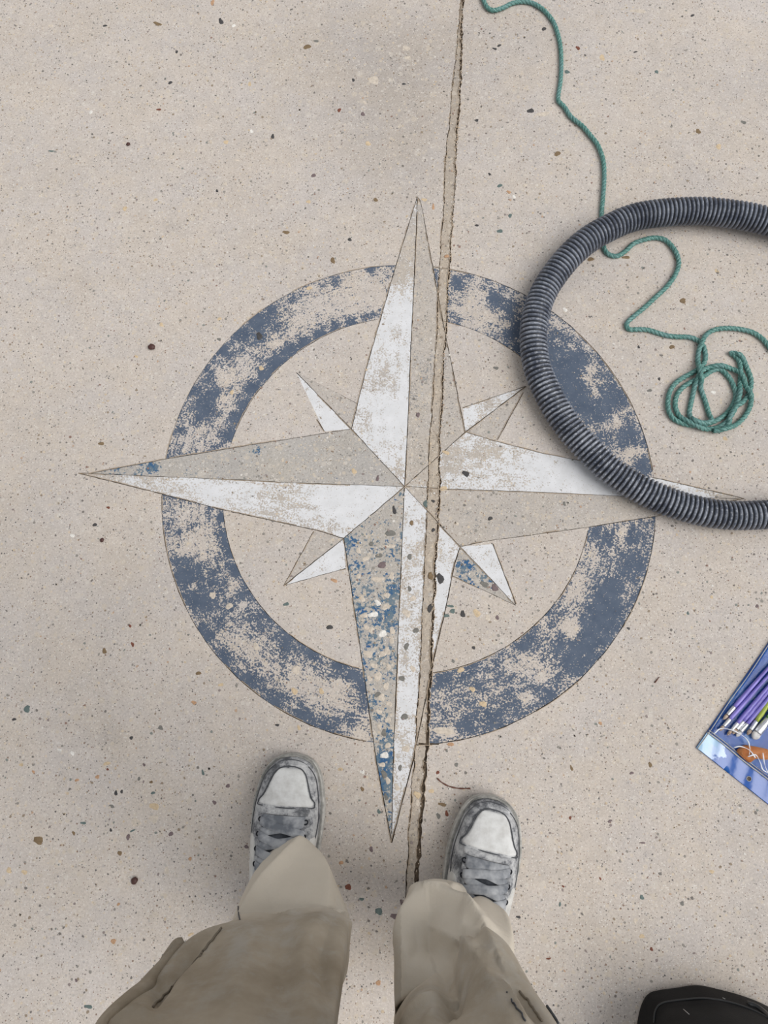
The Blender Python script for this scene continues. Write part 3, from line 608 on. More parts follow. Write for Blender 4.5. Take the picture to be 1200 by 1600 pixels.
# ------------------------------------------------------------------ plastic sleeve of paint brushes, lower right
A0 = np.array(at2((1087, 1168))); B0 = np.array(at2((1200, 1004))); D0 = np.array(at2((1200, 1257)))
eu = (B0 - A0) / np.linalg.norm(B0 - A0); ev = (D0 - A0) / np.linalg.norm(D0 - A0)
PU, PV = .36, .26
pk = empty('brush_package', 'clear-fronted blue plastic sleeve of paint brushes lying on the concrete', 'package', (A0[0], A0[1], 0))
def pw(u, v, z=0.0):
    p = eu * u + ev * v; return (p[0], p[1], z)
def hump(u, v): return .012 * np.sin(np.clip((u - .02) / (PU - .03), 0, 1) * PI) ** .5 * np.sin(np.clip(v / PV, 0, 1) * PI) ** .5
SEAL = .032
def sheet(name, u0, u1, v0, v1, zf, mat, nu=40, nv=36, hole=None, thick=0.0):
    V = []; Fc = []
    us = np.linspace(u0, u1, nu); vv = np.linspace(v0, v1, nv)
    for u in us:
        for v in vv: V.append(pw(u, v, zf(u, v)))
    for i in range(nu - 1):
        for j in range(nv - 1):
            um, vm = (us[i] + us[i + 1]) / 2, (vv[j] + vv[j + 1]) / 2
            if hole and math.hypot(um - hole[0], vm - hole[1]) < hole[2]: continue
            a = i * nv + j; Fc.append((a, a + 1, a + nv + 1, a + nv))
    uvs = [(u, v) for u in us for v in vv]
    o = mesh_obj(name, V, Fc, mat, pk, uv=uvs)
    if thick:
        m = o.modifiers.new('solid', 'SOLIDIFY'); m.thickness = thick; m.offset = -1
    return o
t = NT('blue_printed_card'); uv = t.n('ShaderNodeUVMap').outputs[0]
n = t.noise(14, 3, .6, vec=uv)
sep = t.n('ShaderNodeSeparateXYZ'); t.put(sep.inputs[0], uv)
c1 = t.ramp(n, [(.38, (.012, .07, .33)), (.55, (.02, .12, .45)), (.68, (.20, .40, .72))])
M['card'] = t.done(c1, .3, spec=.5)
t = NT('blue_holographic_foil'); uv = t.n('ShaderNodeUVMap').outputs[0]
sep = t.n('ShaderNodeSeparateXYZ'); t.put(sep.inputs[0], uv)
w1 = t.noise(38, 3, .6, vec=t.vmul(uv, (1.6, 1.0, 1)))
f1 = t.math('ADD', t.math('MULTIPLY', sep.outputs['Y'], 17.0), t.math('MULTIPLY_ADD', w1, 1.2, -.62))
f1 = t.math('ADD', f1, t.math('MULTIPLY', sep.outputs['X'], -4.0))
c1 = t.ramp(f1, [(.10, (.36, .58, .80)), (.28, (.42, .58, .86)), (.48, (.46, .60, .90)), (.56, (.02, .11, .42)), (.95, (.015, .10, .42))])
M['foil'] = t.done(c1, .22, t.bump(t.noise(60, 2, .5, vec=uv), .002, .35), spec=.8)
t = NT('clear_plastic'); nb = t.noise(42, 3, .6); nb2 = t.noise(120, 2, .5)
t.b.inputs['Transmission Weight'].default_value = 1.0; t.b.inputs['IOR'].default_value = 1.12
M['clear'] = t.done((.97, .98, 1.0), .05, t.bump(t.math('MULTIPLY_ADD', nb2, .25, nb), .010, .6), spec=1.0)
t = NT('seal_strip'); M['seal'] = t.done((.50, .50, .48), .35, spec=.5)
sheet('backing_card', 0.0, PU, 0.0, PV, lambda u, v: .0016, M['card'], thick=.0012)
HOLE = (.0135, .094, .0038)
sheet('header_flap', 0.0, SEAL, 0.0, PV, lambda u, v: .0028 + .0012 * math.sin(v * 70) * (1 - u / SEAL) + .0006 * math.sin(v * 190 + u * 60), M['foil'], nu=46, nv=300, hole=HOLE, thick=.0006)
o = sheet('plastic_window', SEAL, PU, .004, PV, lambda u, v: .0045 + hump(u, v) + .0014 * math.sin(u * 130 + v * 60) * math.sin(v * 150 - u * 35), M['clear'], nu=90, nv=80); o['label'] = 'crinkled clear plastic window'
# punched hole shows as a dark ring
V, Fc = sweep(catmull([pw(HOLE[0] + HOLE[2] * math.cos(a), HOLE[1] + HOLE[2] * math.sin(a), .0036) for a in np.linspace(0, 2 * PI, 17)], .0008), lambda i, p: np.full(len(p), .0004), 6)
mesh_obj('punched_hole', V, Fc, M['seal'], pk)
t = NT('hole_dark'); M['holedark'] = t.done((.10, .085, .07), .9)
mesh_obj('hole_floor', [pw(HOLE[0] + HOLE[2] * math.cos(a), HOLE[1] + HOLE[2] * math.sin(a), .0024) for a in np.linspace(0, 2 * PI, 20)[:-1]], [tuple(range(19))], M['holedark'], pk)  # dark disc put in for the shade inside the hole
for du, r_ in ((0.0, .0011), (.0042, .0008)):
    V, Fc = sweep(catmull([pw(SEAL + du + .0006 * math.sin(q * 60), q, .0046 + .0004 * math.sin(q * 90)) for q in np.linspace(0, PV, 24)], .003), lambda i, p: np.full(len(p), r_), 8)
    mesh_obj('seal_strip', V, Fc, M['seal'], pk)
V, Fc = sweep(catmull([pw(q, .002 + .0006 * math.sin(q * 50), .0042) for q in np.linspace(0, PU, 30)], .004), lambda i, p: np.full(len(p), .0007), 8)
mesh_obj('side_weld', V, Fc, M['seal'], pk)
# white curls of the folded film
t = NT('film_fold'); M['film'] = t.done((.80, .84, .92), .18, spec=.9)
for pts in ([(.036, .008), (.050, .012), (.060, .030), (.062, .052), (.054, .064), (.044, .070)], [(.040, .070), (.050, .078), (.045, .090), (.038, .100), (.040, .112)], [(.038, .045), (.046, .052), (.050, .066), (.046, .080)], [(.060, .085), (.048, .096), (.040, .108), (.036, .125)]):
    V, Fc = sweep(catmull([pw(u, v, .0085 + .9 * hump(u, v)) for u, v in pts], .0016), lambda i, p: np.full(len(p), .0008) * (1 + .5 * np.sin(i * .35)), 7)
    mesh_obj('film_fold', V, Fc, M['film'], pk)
# print on the header flap: unreadable white lines and a teal block at the frame edge
M['print_white'] = NT('print_white').done((.70, .80, .88), .4); M['print_teal'] = NT('print_teal').done((.02, .36, .46), .4)
for (u, v, du, dv, m) in ((.0235, .131, .0016, .040, 'print_white'), (.0205, .140, .0016, .034, 'print_white'), (.0045, .139, .0100, .050, 'print_teal')):
    V = [pw(u, v, .0047), pw(u, v + dv, .0047), pw(u + du, v + dv, .0047), pw(u + du, v, .0047)]
    mesh_obj('printed_mark', V + [(a, b, c - .0006) for a, b, c in V], [(3, 2, 1, 0), (0, 1, 5, 4), (1, 2, 6, 5), (2, 3, 7, 6), (3, 0, 4, 7)], M[m], pk, smooth=False)
# the brushes inside
def brush_mats(nm, c, r=.3): return NT(nm).done(c, r, spec=.6)
M['purple'] = brush_mats('purple_lacquer', (.25, .21, .66)); M['lime'] = brush_mats('lime_lacquer', (.42, .52, .06)); M['green'] = brush_mats('green_lacquer', (.10, .34, .06))
t = NT('silver_ferrule'); M['ferrule'] = t.done((.72, .73, .76), .28, metal=.7)
t = NT('pale_bristle'); M['bristle'] = t.done(t.ramp(t.noise(300, 2), [(.3, (.34, .20, .12)), (.7, (.60, .52, .44))]), .7)
t = NT('white_bristle'); M['wbristle'] = t.done((.78, .77, .76), .6)
t = NT('orange_sponge'); M['orange'] = t.done(t.ramp(t.noise(90, 3), [(.3, (.52, .17, .05)), (.7, (.70, .30, .11))]), .6, t.bump(t.noise(300, 2), .001, .5))
def make_brush(name, label, cat, group, p0, p1, z, r, lf, lb, hm, fm, bm, wide=1.0):
    """p0 = ferrule/handle joint px, p1 = handle direction px; bristles point to p0's far side"""
    a = np.array(at2(p0)); b = np.array(at2(p1)); d = (b - a) / np.linalg.norm(b - a); ang = math.atan2(d[1], d[0])
    e = empty(name, label, cat, (a[0], a[1], z), ang, group)
    Lh = .15
    V, Fc = sweep(np.array([(x, 0, 0) for x in np.linspace(0, Lh, 24)]), lambda i, p: np.full(len(p), r * np.interp(i / 23, [0, .12, .4, 1], [.85, 1.05, .9, .35])), 12)
    mesh_obj('handle', V, Fc, hm, e)
    prof = [(.0, .9), (.15, .98), (.2, .85), (.25, .98), (1, .80)]
    V, Fc = sweep(np.array([(-x * lf + .001, 0, 0) for x in np.linspace(0, 1, 14)]), lambda i, p: r * np.interp(i / 13, [q[0] for q in prof], [q[1] for q in prof]) * (1 + (wide - 1) * (i / 13) * np.abs(np.sin(p - 0)) ** 0 * np.abs(np.cos(p))), 14)
    mesh_obj('ferrule', V, Fc, fm, e)
    V, Fc = sweep(np.array([(-lf - x * lb, 0, 0) for x in np.linspace(0, 1, 8)]), lambda i, p: r * .78 * np.interp(i / 7, [0, .4, .8, 1], [1, 1.05, .7, .08]) * (1 + (wide - 1) * np.abs(np.cos(p))), 12)
    mesh_obj('bristles', V, Fc, bm, e)
    return e
G = 'brushes in the blue sleeve'
mb = lambda lab, p0, p1, z=.0066, r=.0036, lf=.018, lb=.010, hm='purple', fm='ferrule', bm='bristle', wide=1.0: make_brush('paint_brush', lab, 'brush', G, p0, p1, z, r, lf, lb, M[hm], M[fm], M[bm], wide)
mb('purple handled paint brush nearest the left edge of the blue sleeve', (1144, 1105), (1206, 1034))
mb('purple paint brush second from the left edge of the sleeve', (1137, 1124), (1206, 1046), lf=.016)
mb('purple paint brush third from the left edge of the sleeve', (1149, 1130), (1212, 1055), lf=.017)
mb('purple paint brush fourth from the left edge of the sleeve', (1158, 1127), (1217, 1056), lf=.018, wide=1.2)
mb('purple paint brush beside the lime green one in the sleeve', (1164, 1131), (1224, 1060), lf=.018, wide=1.3, bm='wbristle')
mb('thin lime green paint brush in the blue sleeve', (1178, 1127), (1226, 1056), z=.0075, r=.0040, hm='lime')
mb('green foam brush with a wide grey head in the sleeve', (1196, 1124), (1245, 1060), z=.0075, r=.0058, lf=.030, lb=.012, hm='green', bm='wbristle', wide=1.5)
# orange sponge
def rounded_slab(name, outline, z0, z1, mat, parent=None, bev=.002):
    bm = bmesh.new(); vs_ = [bm.verts.new((p[0], p[1], z0)) for p in outline]; f = bm.faces.new(vs_); f.normal_update()
    if f.normal.z > 0: f.normal_flip()
    r = bmesh.ops.extrude_face_region(bm, geom=[f]); up = [v for v in r['geom'] if isinstance(v, bmesh.types.BMVert)]
    for v in up: v.co.z = z1
    bmesh.ops.recalc_face_normals(bm, faces=bm.faces)
    bmesh.ops.bevel(bm, geom=list(bm.edges), offset=bev, segments=2, affect='EDGES', clamp_overlap=True)
    me = bpy.data.meshes.new(name); bm.to_mesh(me); bm.free(); me.materials.append(mat)
    me.polygons.foreach_set('use_smooth', [True] * len(me.polygons))
    o = bpy.data.objects.new(name, me); C.objects.link(o)
    if parent: o.parent = parent
    return o
o = rounded_slab('sponge', [at2(p) for p in ((1147, 1172), (1160, 1163), (1178, 1166), (1197, 1170), (1206, 1180), (1196, 1187), (1178, 1184), (1168, 1192), (1156, 1182))], .0030, .0095, M['orange'])
tag(o, 'orange sponge tip inside the blue sleeve below the brushes', 'sponge')

# ------------------------------------------------------------------ small loose things on the floor
M['seedm'] = NT('dark_seed').done((.075, .030, .025), .5)
M['twigm'] = NT('reddish_twig').done((.14, .055, .035), .7)
def seed(px, r, lab, a=0):
    bm = bmesh.new(); bmesh.ops.create_icosphere(bm, subdivisions=2, radius=1)
    for v in bm.verts:
        k = 1 + .12 * math.sin(5 * v.co.x + 3 * v.co.y) ; v.co = Vector((v.co.x * r * k, v.co.y * r * .86 * k, v.co.z * r * .55 + r * .5))
    me = bpy.data.meshes.new('seed'); bm.to_mesh(me); bm.free(); me.materials.append(M['seedm']); me.polygons.foreach_set('use_smooth', [True] * len(me.polygons))
    o = bpy.data.objects.new('seed', me); C.objects.link(o); p = at(*px); o.location = (p.x, p.y, 0); o.rotation_euler.z = a
    tag(o, lab, 'seed'); return o
seed((238, 543), .0072, 'round dark brown seed left of the painted ring')
seed((211, 1375), .0062, 'dark red-brown seed on the concrete left of the left shoe', 1.0)
seed((201, 226), .0044, 'small black seed on the bare concrete at upper left', .4)
seed((160, 844), .0042, 'small brown seed below the left star point', 1.2)
def twig(pts, r, lab):
    V, Fc = sweep(catmull([tuple(at(x, y, r + .0006)) for x, y in pts], .002), lambda i, p: np.full(len(p), r) * (1 + .25 * np.sin(i * .9)), 6)
    tag(mesh_obj('twig', V, Fc, M['twigm']), lab, 'twig')
twig([(683, 1216), (691, 1223), (703, 1229), (718, 1232), (735, 1232)], .0010, 'thin curved reddish twig just above the right shoe')
twig([(1023, 1067), (1027, 1062), (1030, 1058)], .0008, 'tiny dark twig between the ring and the blue sleeve')

# ------------------------------------------------------------------ black bag, bottom right corner
t = NT('black_fabric'); n = t.noise(500, 2); n2 = t.noise(9, 3)
M['black'] = t.done(t.ramp(n2, [(.35, (.006, .006, .007)), (.7, (.016, .017, .018))]), .75, t.bump(n, .0008, .4), spec=.25)
M['blackshine'] = NT('black_vinyl_trim').done((.02, .022, .024), .32, spec=.5)
M['thread'] = NT('pale_thread').done((.55, .55, .55), .6)
BH = .030
bagP = [(1000, 1650), (1006, 1600), (1012, 1576), (1021, 1562), (1038, 1557), (1068, 1554), (1100, 1550), (1130, 1554), (1160, 1561), (1185, 1570), (1210, 1582), (1240, 1600), (1300, 1640), (1330, 1700), (1320, 1850), (1040, 1850), (1005, 1750)]
bagW = np.array([at2(p, BH) for p in bagP]); bc = bagW.mean(axis=0)
bag = empty('tool_bag', 'black fabric bag standing on the concrete at the bottom right corner', 'bag', (bc[0], bc[1], 0))
ol = catmull([tuple(p - bc) for p in np.vstack([bagW, bagW[:1]])], .006)[:-1]; no = len(ol)
V = []; Fc = []
lv = [(0, .95), (.003, .985), (.012, .998), (.030, 1.0), (.052, .985), (.060, .965), (.064, .955), (.085, .95), (.115, .93), (.145, .905), (.165, .88), (.178, .84), (.183, .77), (.180, .6), (.176, .35), (.175, .1)]  # upper levels rise out of view, added to shade the floor
for z_, k in lv:
    for i, p in enumerate(ol):
        w_ = 1 + (.012 * math.sin(i * .31 + z_ * 30) + .008 * math.sin(i * .13 - z_ * 70)) * (k > .5); V.append((p[0] * k * w_, p[1] * k * w_, z_ + (.003 * math.sin(i * .2 + k * 9) if z_ > .02 else 0)))
for r_ in range(len(lv) - 1):
    for i in range(no):
        j = (i + 1) % no; Fc.append((r_ * no + i, r_ * no + j, (r_ + 1) * no + j, (r_ + 1) * no + i))
Fc.append(tuple((len(lv) - 1) * no + i for i in range(no))); Fc.append(tuple(range(no))[::-1])
mesh_obj('body', V, Fc, M['black'], bag)
from mathutils.bvhtree import BVHTree
bvh = BVHTree.FromPolygons([Vector((v[0] + bc[0], v[1] + bc[1], v[2])) for v in V], Fc)
def loc(px, lift=.001):
    o_ = Vector((0, 0, H)); d_ = (at(px[0], px[1]) - o_).normalized(); h = bvh.ray_cast(o_, d_)
    q = h[0] - d_ * lift if h[0] else at(px[0], px[1], .1); return (q.x - bc[0], q.y - bc[1], q.z)
for pts, r_, nm in (([(1022, 1598), (1024, 1580), (1034, 1568), (1060, 1563), (1100, 1560), (1140, 1566), (1180, 1580), (1215, 1600)], .0016, 'piping'), ([(1168, 1568), (1182, 1573), (1194, 1582), (1206, 1594)], .0042, 'handle')):
    V, Fc = sweep(catmull([loc(p, r_ * .8) for p in pts], .003), lambda i, p: np.full(len(p), r_), 8)
    mesh_obj(nm, V, Fc, M['blackshine'], bag)
for a, b in (((1068, 1577), (1077, 1585)), ((1129, 1559), (1133, 1561))):
    V, Fc = sweep(np.array([loc(a), loc(b)]), lambda i, p: np.full(len(p), .0005), 6)
    o = mesh_obj('loose_thread', V, Fc, M['thread'], bag); o['label'] = 'pale bit of lint'

# ------------------------------------------------------------------ the person: two dusty shoes and baggy khaki work trousers
hip = at(600, 1560, 0)
person = empty('person', 'person standing at the ring in dusty grey sneakers and baggy khaki trousers', 'person', (0.0, -.36, 0))
def child(name, V, Fc, mat, parent=None, org=(0.0, -.36, 0), **kw):
    V = np.array(V, float) - np.array(org)
    return mesh_obj(name, V, Fc, mat, parent or person, **kw)

# materials
t = NT('dusty_suede'); a = t.noise(30, 4, .72); b = t.noise(420, 3, .7); d = t.noise(110, 4, .75)
v = t.math('ADD', t.math('MULTIPLY', a, .65), t.math('MULTIPLY', d, .35))
col = t.ramp(v, [(.37, (.040, .046, .058)), (.44, (.15, .16, .18)), (.49, (.38, .39, .41)), (.58, (.62, .63, .64))])
col = t.mix(.25, col, t.ramp(b, [(.3, .12), (.7, .55)]))
M['suede'] = t.done(col, .85, t.bump(b, .0008, .3), spec=.2)
t = NT('dusty_white_leather'); a = t.noise(60, 4, .6); b = t.noise(700, 2)
M['leather'] = t.done(t.ramp(a, [(.33, (.56, .56, .55)), (.6, (.72, .73, .73))]), .7, t.bump(t.math('MULTIPLY_ADD', b, .2, a), .0012, .3), spec=.25)
t = NT('cream_side_leather'); a = t.noise(40, 4, .6)
M['side'] = t.done(t.ramp(a, [(.3, (.48, .475, .46)), (.6, (.68, .675, .65))]), .75, spec=.2)
t = NT('rubber_sole'); a = t.noise(70, 4, .7)
M['sole'] = t.done(t.ramp(a, [(.35, (.32, .32, .30)), (.62, (.60, .59, .56))]), .8, spec=.2)
t = NT('grey_lace'); a = t.noise(800, 2); b = t.noise(40, 3)
M['lace'] = t.done(t.ramp(b, [(.38, (.15, .165, .19)), (.62, (.42, .435, .46))]), .9, t.bump(a, .0006, .5), spec=.15)
t = NT('tongue_mesh_cloth'); a = t.noise(30, 4, .7); M['tongue'] = t.done(t.ramp(a, [(.35, (.03, .034, .042)), (.65, (.10, .11, .13))]), .9, spec=.1)
M['shoedark'] = NT('dark_lining').done((.022, .024, .030), .9, spec=.15)
t = NT('stitch_thread'); M['stitch'] = t.done((.075, .08, .09), .9)

WS = [0, .012, .03, .06, .10, .16, .24, .32, .42, .52, .64, .76, .86, .93, .975, 1.0]
WL = [0, .019, .030, .0385, .0445, .0495, .0530, .0540, .0520, .0480, .0430, .0400, .0380, .0325, .022, 0]   # inner side
WR = [0, .018, .028, .0375, .0450, .0510, .0550, .0560, .0545, .0510, .0460, .0420, .0380, .0325, .022, 0]   # outer side
HS = [0, .02, .05, .10, .17, .25, .33, .42, .52, .63, .80, .95, 1.0]
HH = [.030, .040, .050, .057, .064, .074, .086, .100, .112, .120, .118, .110, .060]
SL_ = .305
def make_shoe(org, rz, flip, lab):
    """local frame: +y towards the toe, toe tip at y=0; flip mirrors left/right"""
    ca, sa = math.cos(rz), math.sin(rz)
    def tw_(x, y, z):
        x *= flip; return (org[0] + x * ca - y * sa, org[1] + x * sa + y * ca, z)
    def wid(s_, tt): 
        w_ = np.interp(s_, WS, WR if tt > 0 else WL); return w_
    def surf(s_, tt, off=0.0):
        """tt in [-1,1] across the upper"""
        th = tt * PI / 2; w_ = wid(s_, tt) * .965; h = np.interp(s_, HS, HH); e = .78
        x = math.copysign(abs(math.sin(th)) ** e, th) * (w_ + off); z_ = .020 + (h - .020 + off) * abs(math.cos(th)) ** .62
        return tw_(x, -s_ * SL_ + off * (1 - min(1, s_ * 8)), z_)
    root = child('shoe', *upper_grid(surf), M['suede'])
    root['label'] = lab
    # sole: outsole with rounded sidewall and a rim line
    def sole_ring(k, z_):
        out = []
        for s_ in list(SPS): out.append(tw_(wid(s_, 1) * k + .002 * (k > .9), -s_ * SL_ + .004 * (1 - min(1, s_ * 6)) * (k > .9), z_))
        for s_ in list(SPS)[::-1][1:-1]: out.append(tw_(-wid(s_, -1) * k - .002 * (k > .9), -s_ * SL_ + .004 * (1 - min(1, s_ * 6)) * (k > .9), z_))
        return out
    V = []; Fc = []; lv = [(.96, 0), (1.03, .003), (1.055, .010), (1.05, .020), (1.035, .0265), (1.01, .029), (.97, .0275), (.9, .024)]
    for k, z_ in lv: V += sole_ring(k, z_)
    n = len(V) // len(lv)
    for r_ in range(len(lv) - 1):
        for i in range(n):
            j = (i + 1) % n; Fc.append((r_ * n + i, r_ * n + j, (r_ + 1) * n + j, (r_ + 1) * n + i))
    Fc.append(tuple(range(n))[::-1]); Fc.append(tuple((len(lv) - 1) * n + i for i in range(n)))
    if flip < 0: Fc = [f[::-1] for f in Fc]
    child('sole', V, Fc, M['sole'], root, (0, 0, 0)).location = (0, 0, 0)
    def patch(name, s0, s1, edge, mat, off=.0016, ns=22, nt=18, edge0=None, drop=.003):
        """edge(s)->(t0,t1); patch lifted off the upper with its rim turned down"""
        V = []; Fc = []
        for i in range(ns + 1):
            s_ = s0 + (s1 - s0) * i / ns; t0, t1 = edge(i / ns)
            for j in range(nt + 1):
                q = j / nt; rim = i in (0, ns) or j in (0, nt)
                V.append(surf(s_, t0 + (t1 - t0) * q, off - (drop if rim else 0)))
        for i in range(ns):
            for j in range(nt):
                a_ = i * (nt + 1) + j; f = (a_, a_ + 1, a_ + nt + 2, a_ + nt + 1); Fc.append(f if flip > 0 else f[::-1])
        return child(name, V, Fc, mat, root, (0, 0, 0))
    # light toe panel: rounded front, flaring into two wings at the back
    te = lambda q: (lambda w_: (-w_, w_ * 1.02))(float(np.interp(q, [0, .03, .09, .2, .4, .6, .78, .88, .95, 1.0], [.08, .20, .29, .35, .39, .42, .50, .60, .60, .50])))
    o = patch('toe_panel', .052, .236, te, M['leather'], .0020); o['label'] = 'pale dusty toe panel'
    patch('vamp_strip', .243, .278, lambda q: (-.52 + .06 * q, .52 - .06 * q), M['suede'], .0022, 8)
    # pale side quarters
    for sd in (-1, 1):
        o = patch('side_panel', .37, .86, lambda q, sd=sd: tuple(sorted((sd * float(np.interp(q, [0, .12, 1], [.62, .44, .40])), sd * .93))), M['side'], .0016, 26, 12)
        o = patch('eyelet_stay', .275, .66, lambda q, sd=sd: tuple(sorted((sd * .30, sd * .44))), M['suede'], .0030, 24, 6)
    patch('mudguard', .015, .048, lambda q: (-.60 - .2 * q, .60 + .2 * q), M['suede'], .0018, 8, 24)
    o = patch('tongue', .275, .74, lambda q: (-.29, .29), M['tongue'], .0012, 26, 14); o['label'] = 'grey padded tongue'
    # welt seam round the toe
    def line(pts, r_, mat, name, n6=6):
        V, Fc = sweep(catmull([surf(*p) for p in pts], .0016), lambda i, p: np.full(len(p), r_), n6)
        return child(name, V, Fc, mat, root, (0, 0, 0))
    line([(.40, -.80, .001), (.30, -.84, .001), (.2, -.80, .001), (.10, -.74, .001), (.045, -.55, .001), (.022, -.2, .002), (.022, .2, .002), (.045, .55, .001), (.10, .74, .001), (.2, .80, .001), (.30, .84, .001), (.40, .80, .001)], .0007, M['stitch'], 'seam')
    pe = [(.048, .07), (.055, .22), (.066, .30), (.088, .37), (.125, .41), (.165, .45), (.195, .52), (.215, .62), (.228, .62), (.240, .52), (.241, .0)]
    line([(a_, -b_, .001) for a_, b_ in pe] + [(a_, b_, .001) for a_, b_ in pe[::-1][1:]] + [(.048, -.10, .001)], .0009, M['stitch'], 'seam')
    # flat laces: pairs crossing between the stays
    rows = [.300, .365, .430, .495, .560]
    def lace(p, q, off, w_=.0066):
        V = []; Fc = []; n = 16
        for i in range(n + 1):
            k = i / n; s_ = p[0] + (q[0] - p[0]) * k; tt = p[1] + (q[1] - p[1]) * k; o_ = off + .0016 * math.sin(k * PI) - (.003 if i in (0, n) else 0)
            for du, dz in ((-w_, -.0016), (-w_ * .7, 0), (w_ * .7, 0), (w_, -.0016)):
                V.append(surf(s_ + du / SL_, tt, o_ + dz))
        for i in range(n):
            for j in range(3):
                a_ = i * 4 + j; f = (a_, a_ + 4, a_ + 5, a_ + 1); Fc.append(f if flip > 0 else f[::-1])
        child('lace', V, Fc, M['lace'], root, (0, 0, 0))
    for i in range(len(rows) - 1):
        lace((rows[i], -.37), (rows[i + 1] - .006, .37), .0048 + .0004 * (i % 2))
        lace((rows[i], .37), (rows[i + 1] - .006, -.37), .0072 + .0004 * ((i + 1) % 2), .0060)
    lace((rows[0] - .006, -.37), (rows[0] - .006, .37), .0052, .0060)
    for s_ in rows:
        for sd in (-1, 1):
            c_ = surf(s_, sd * .37, .0034)
            V, Fc = sweep(catmull([surf(s_ + .010 * math.cos(a_), sd * .37 + .05 * math.sin(a_), .0036) for a_ in np.linspace(0, 2 * PI, 11)], .0012), lambda i, p: np.full(len(p), .0010), 6)
            child('eyelet', V, Fc, M['shoedark'], root, (0, 0, 0))
    return root
SPS = (1 - np.cos(np.linspace(0, PI, 56))) / 2
def upper_grid(surf):
    V = []; Fc = []; nt = 40
    for s_ in SPS:
        for j in range(nt + 1): V.append(surf(max(.004, min(.996, s_)), -1 + 2 * j / nt))
    for i in range(len(SPS) - 1):
        for j in range(nt):
            a_ = i * (nt + 1) + j; Fc.append((a_, a_ + 1, a_ + nt + 2, a_ + nt + 1))
    return V, Fc
tl = at(461, 1180, .012); tr = at(771, 1246, .012)
make_shoe((tl.x, tl.y), math.radians(-4.0), -1, 'left sneaker, scuffed grey with a pale toe panel')
make_shoe((tr.x, tr.y), math.radians(-13.5), 1, 'right sneaker, turned outwards, whiter toe panel')

# ---- trousers
t = NT('khaki_work_cloth'); a = t.noise(13, 4, .6); b = t.noise(900, 2); c_ = t.noise(45, 4, .7); w_ = t.noise(6, 3, .6, vec=t.vmul(t.P(), (4, 1.2, 1)))
col = t.ramp(a, [(.34, (.300, .252, .188)), (.66, (.425, .368, .290))])
dm = t.math('MULTIPLY', t.sstep(t.math('MULTIPLY_ADD', w_, .5, t.math('MULTIPLY', c_, .5)), .44, .66), t.attr('dust'))
col = t.mix(t.math('MULTIPLY', dm, .75), col, (.46, .45, .42))
col = t.mix(t.math('MULTIPLY', t.attr('low'), .88), col, (.74, .68, .585))
M['cloth'] = t.done(col, .9, t.bump(b, .0005, .35, t.bump(c_, .004, .25)), spec=.15)
t = NT('khaki_seam'); M['seam'] = t.done((.20, .17, .13), .9)
NT_ = 200
def project(P):
    q = (P - np.array([0, 0, H])) @ RC; return np.stack([600 - F * q[..., 0] / q[..., 2], 800 + F * q[..., 1] / q[..., 2]], -1)
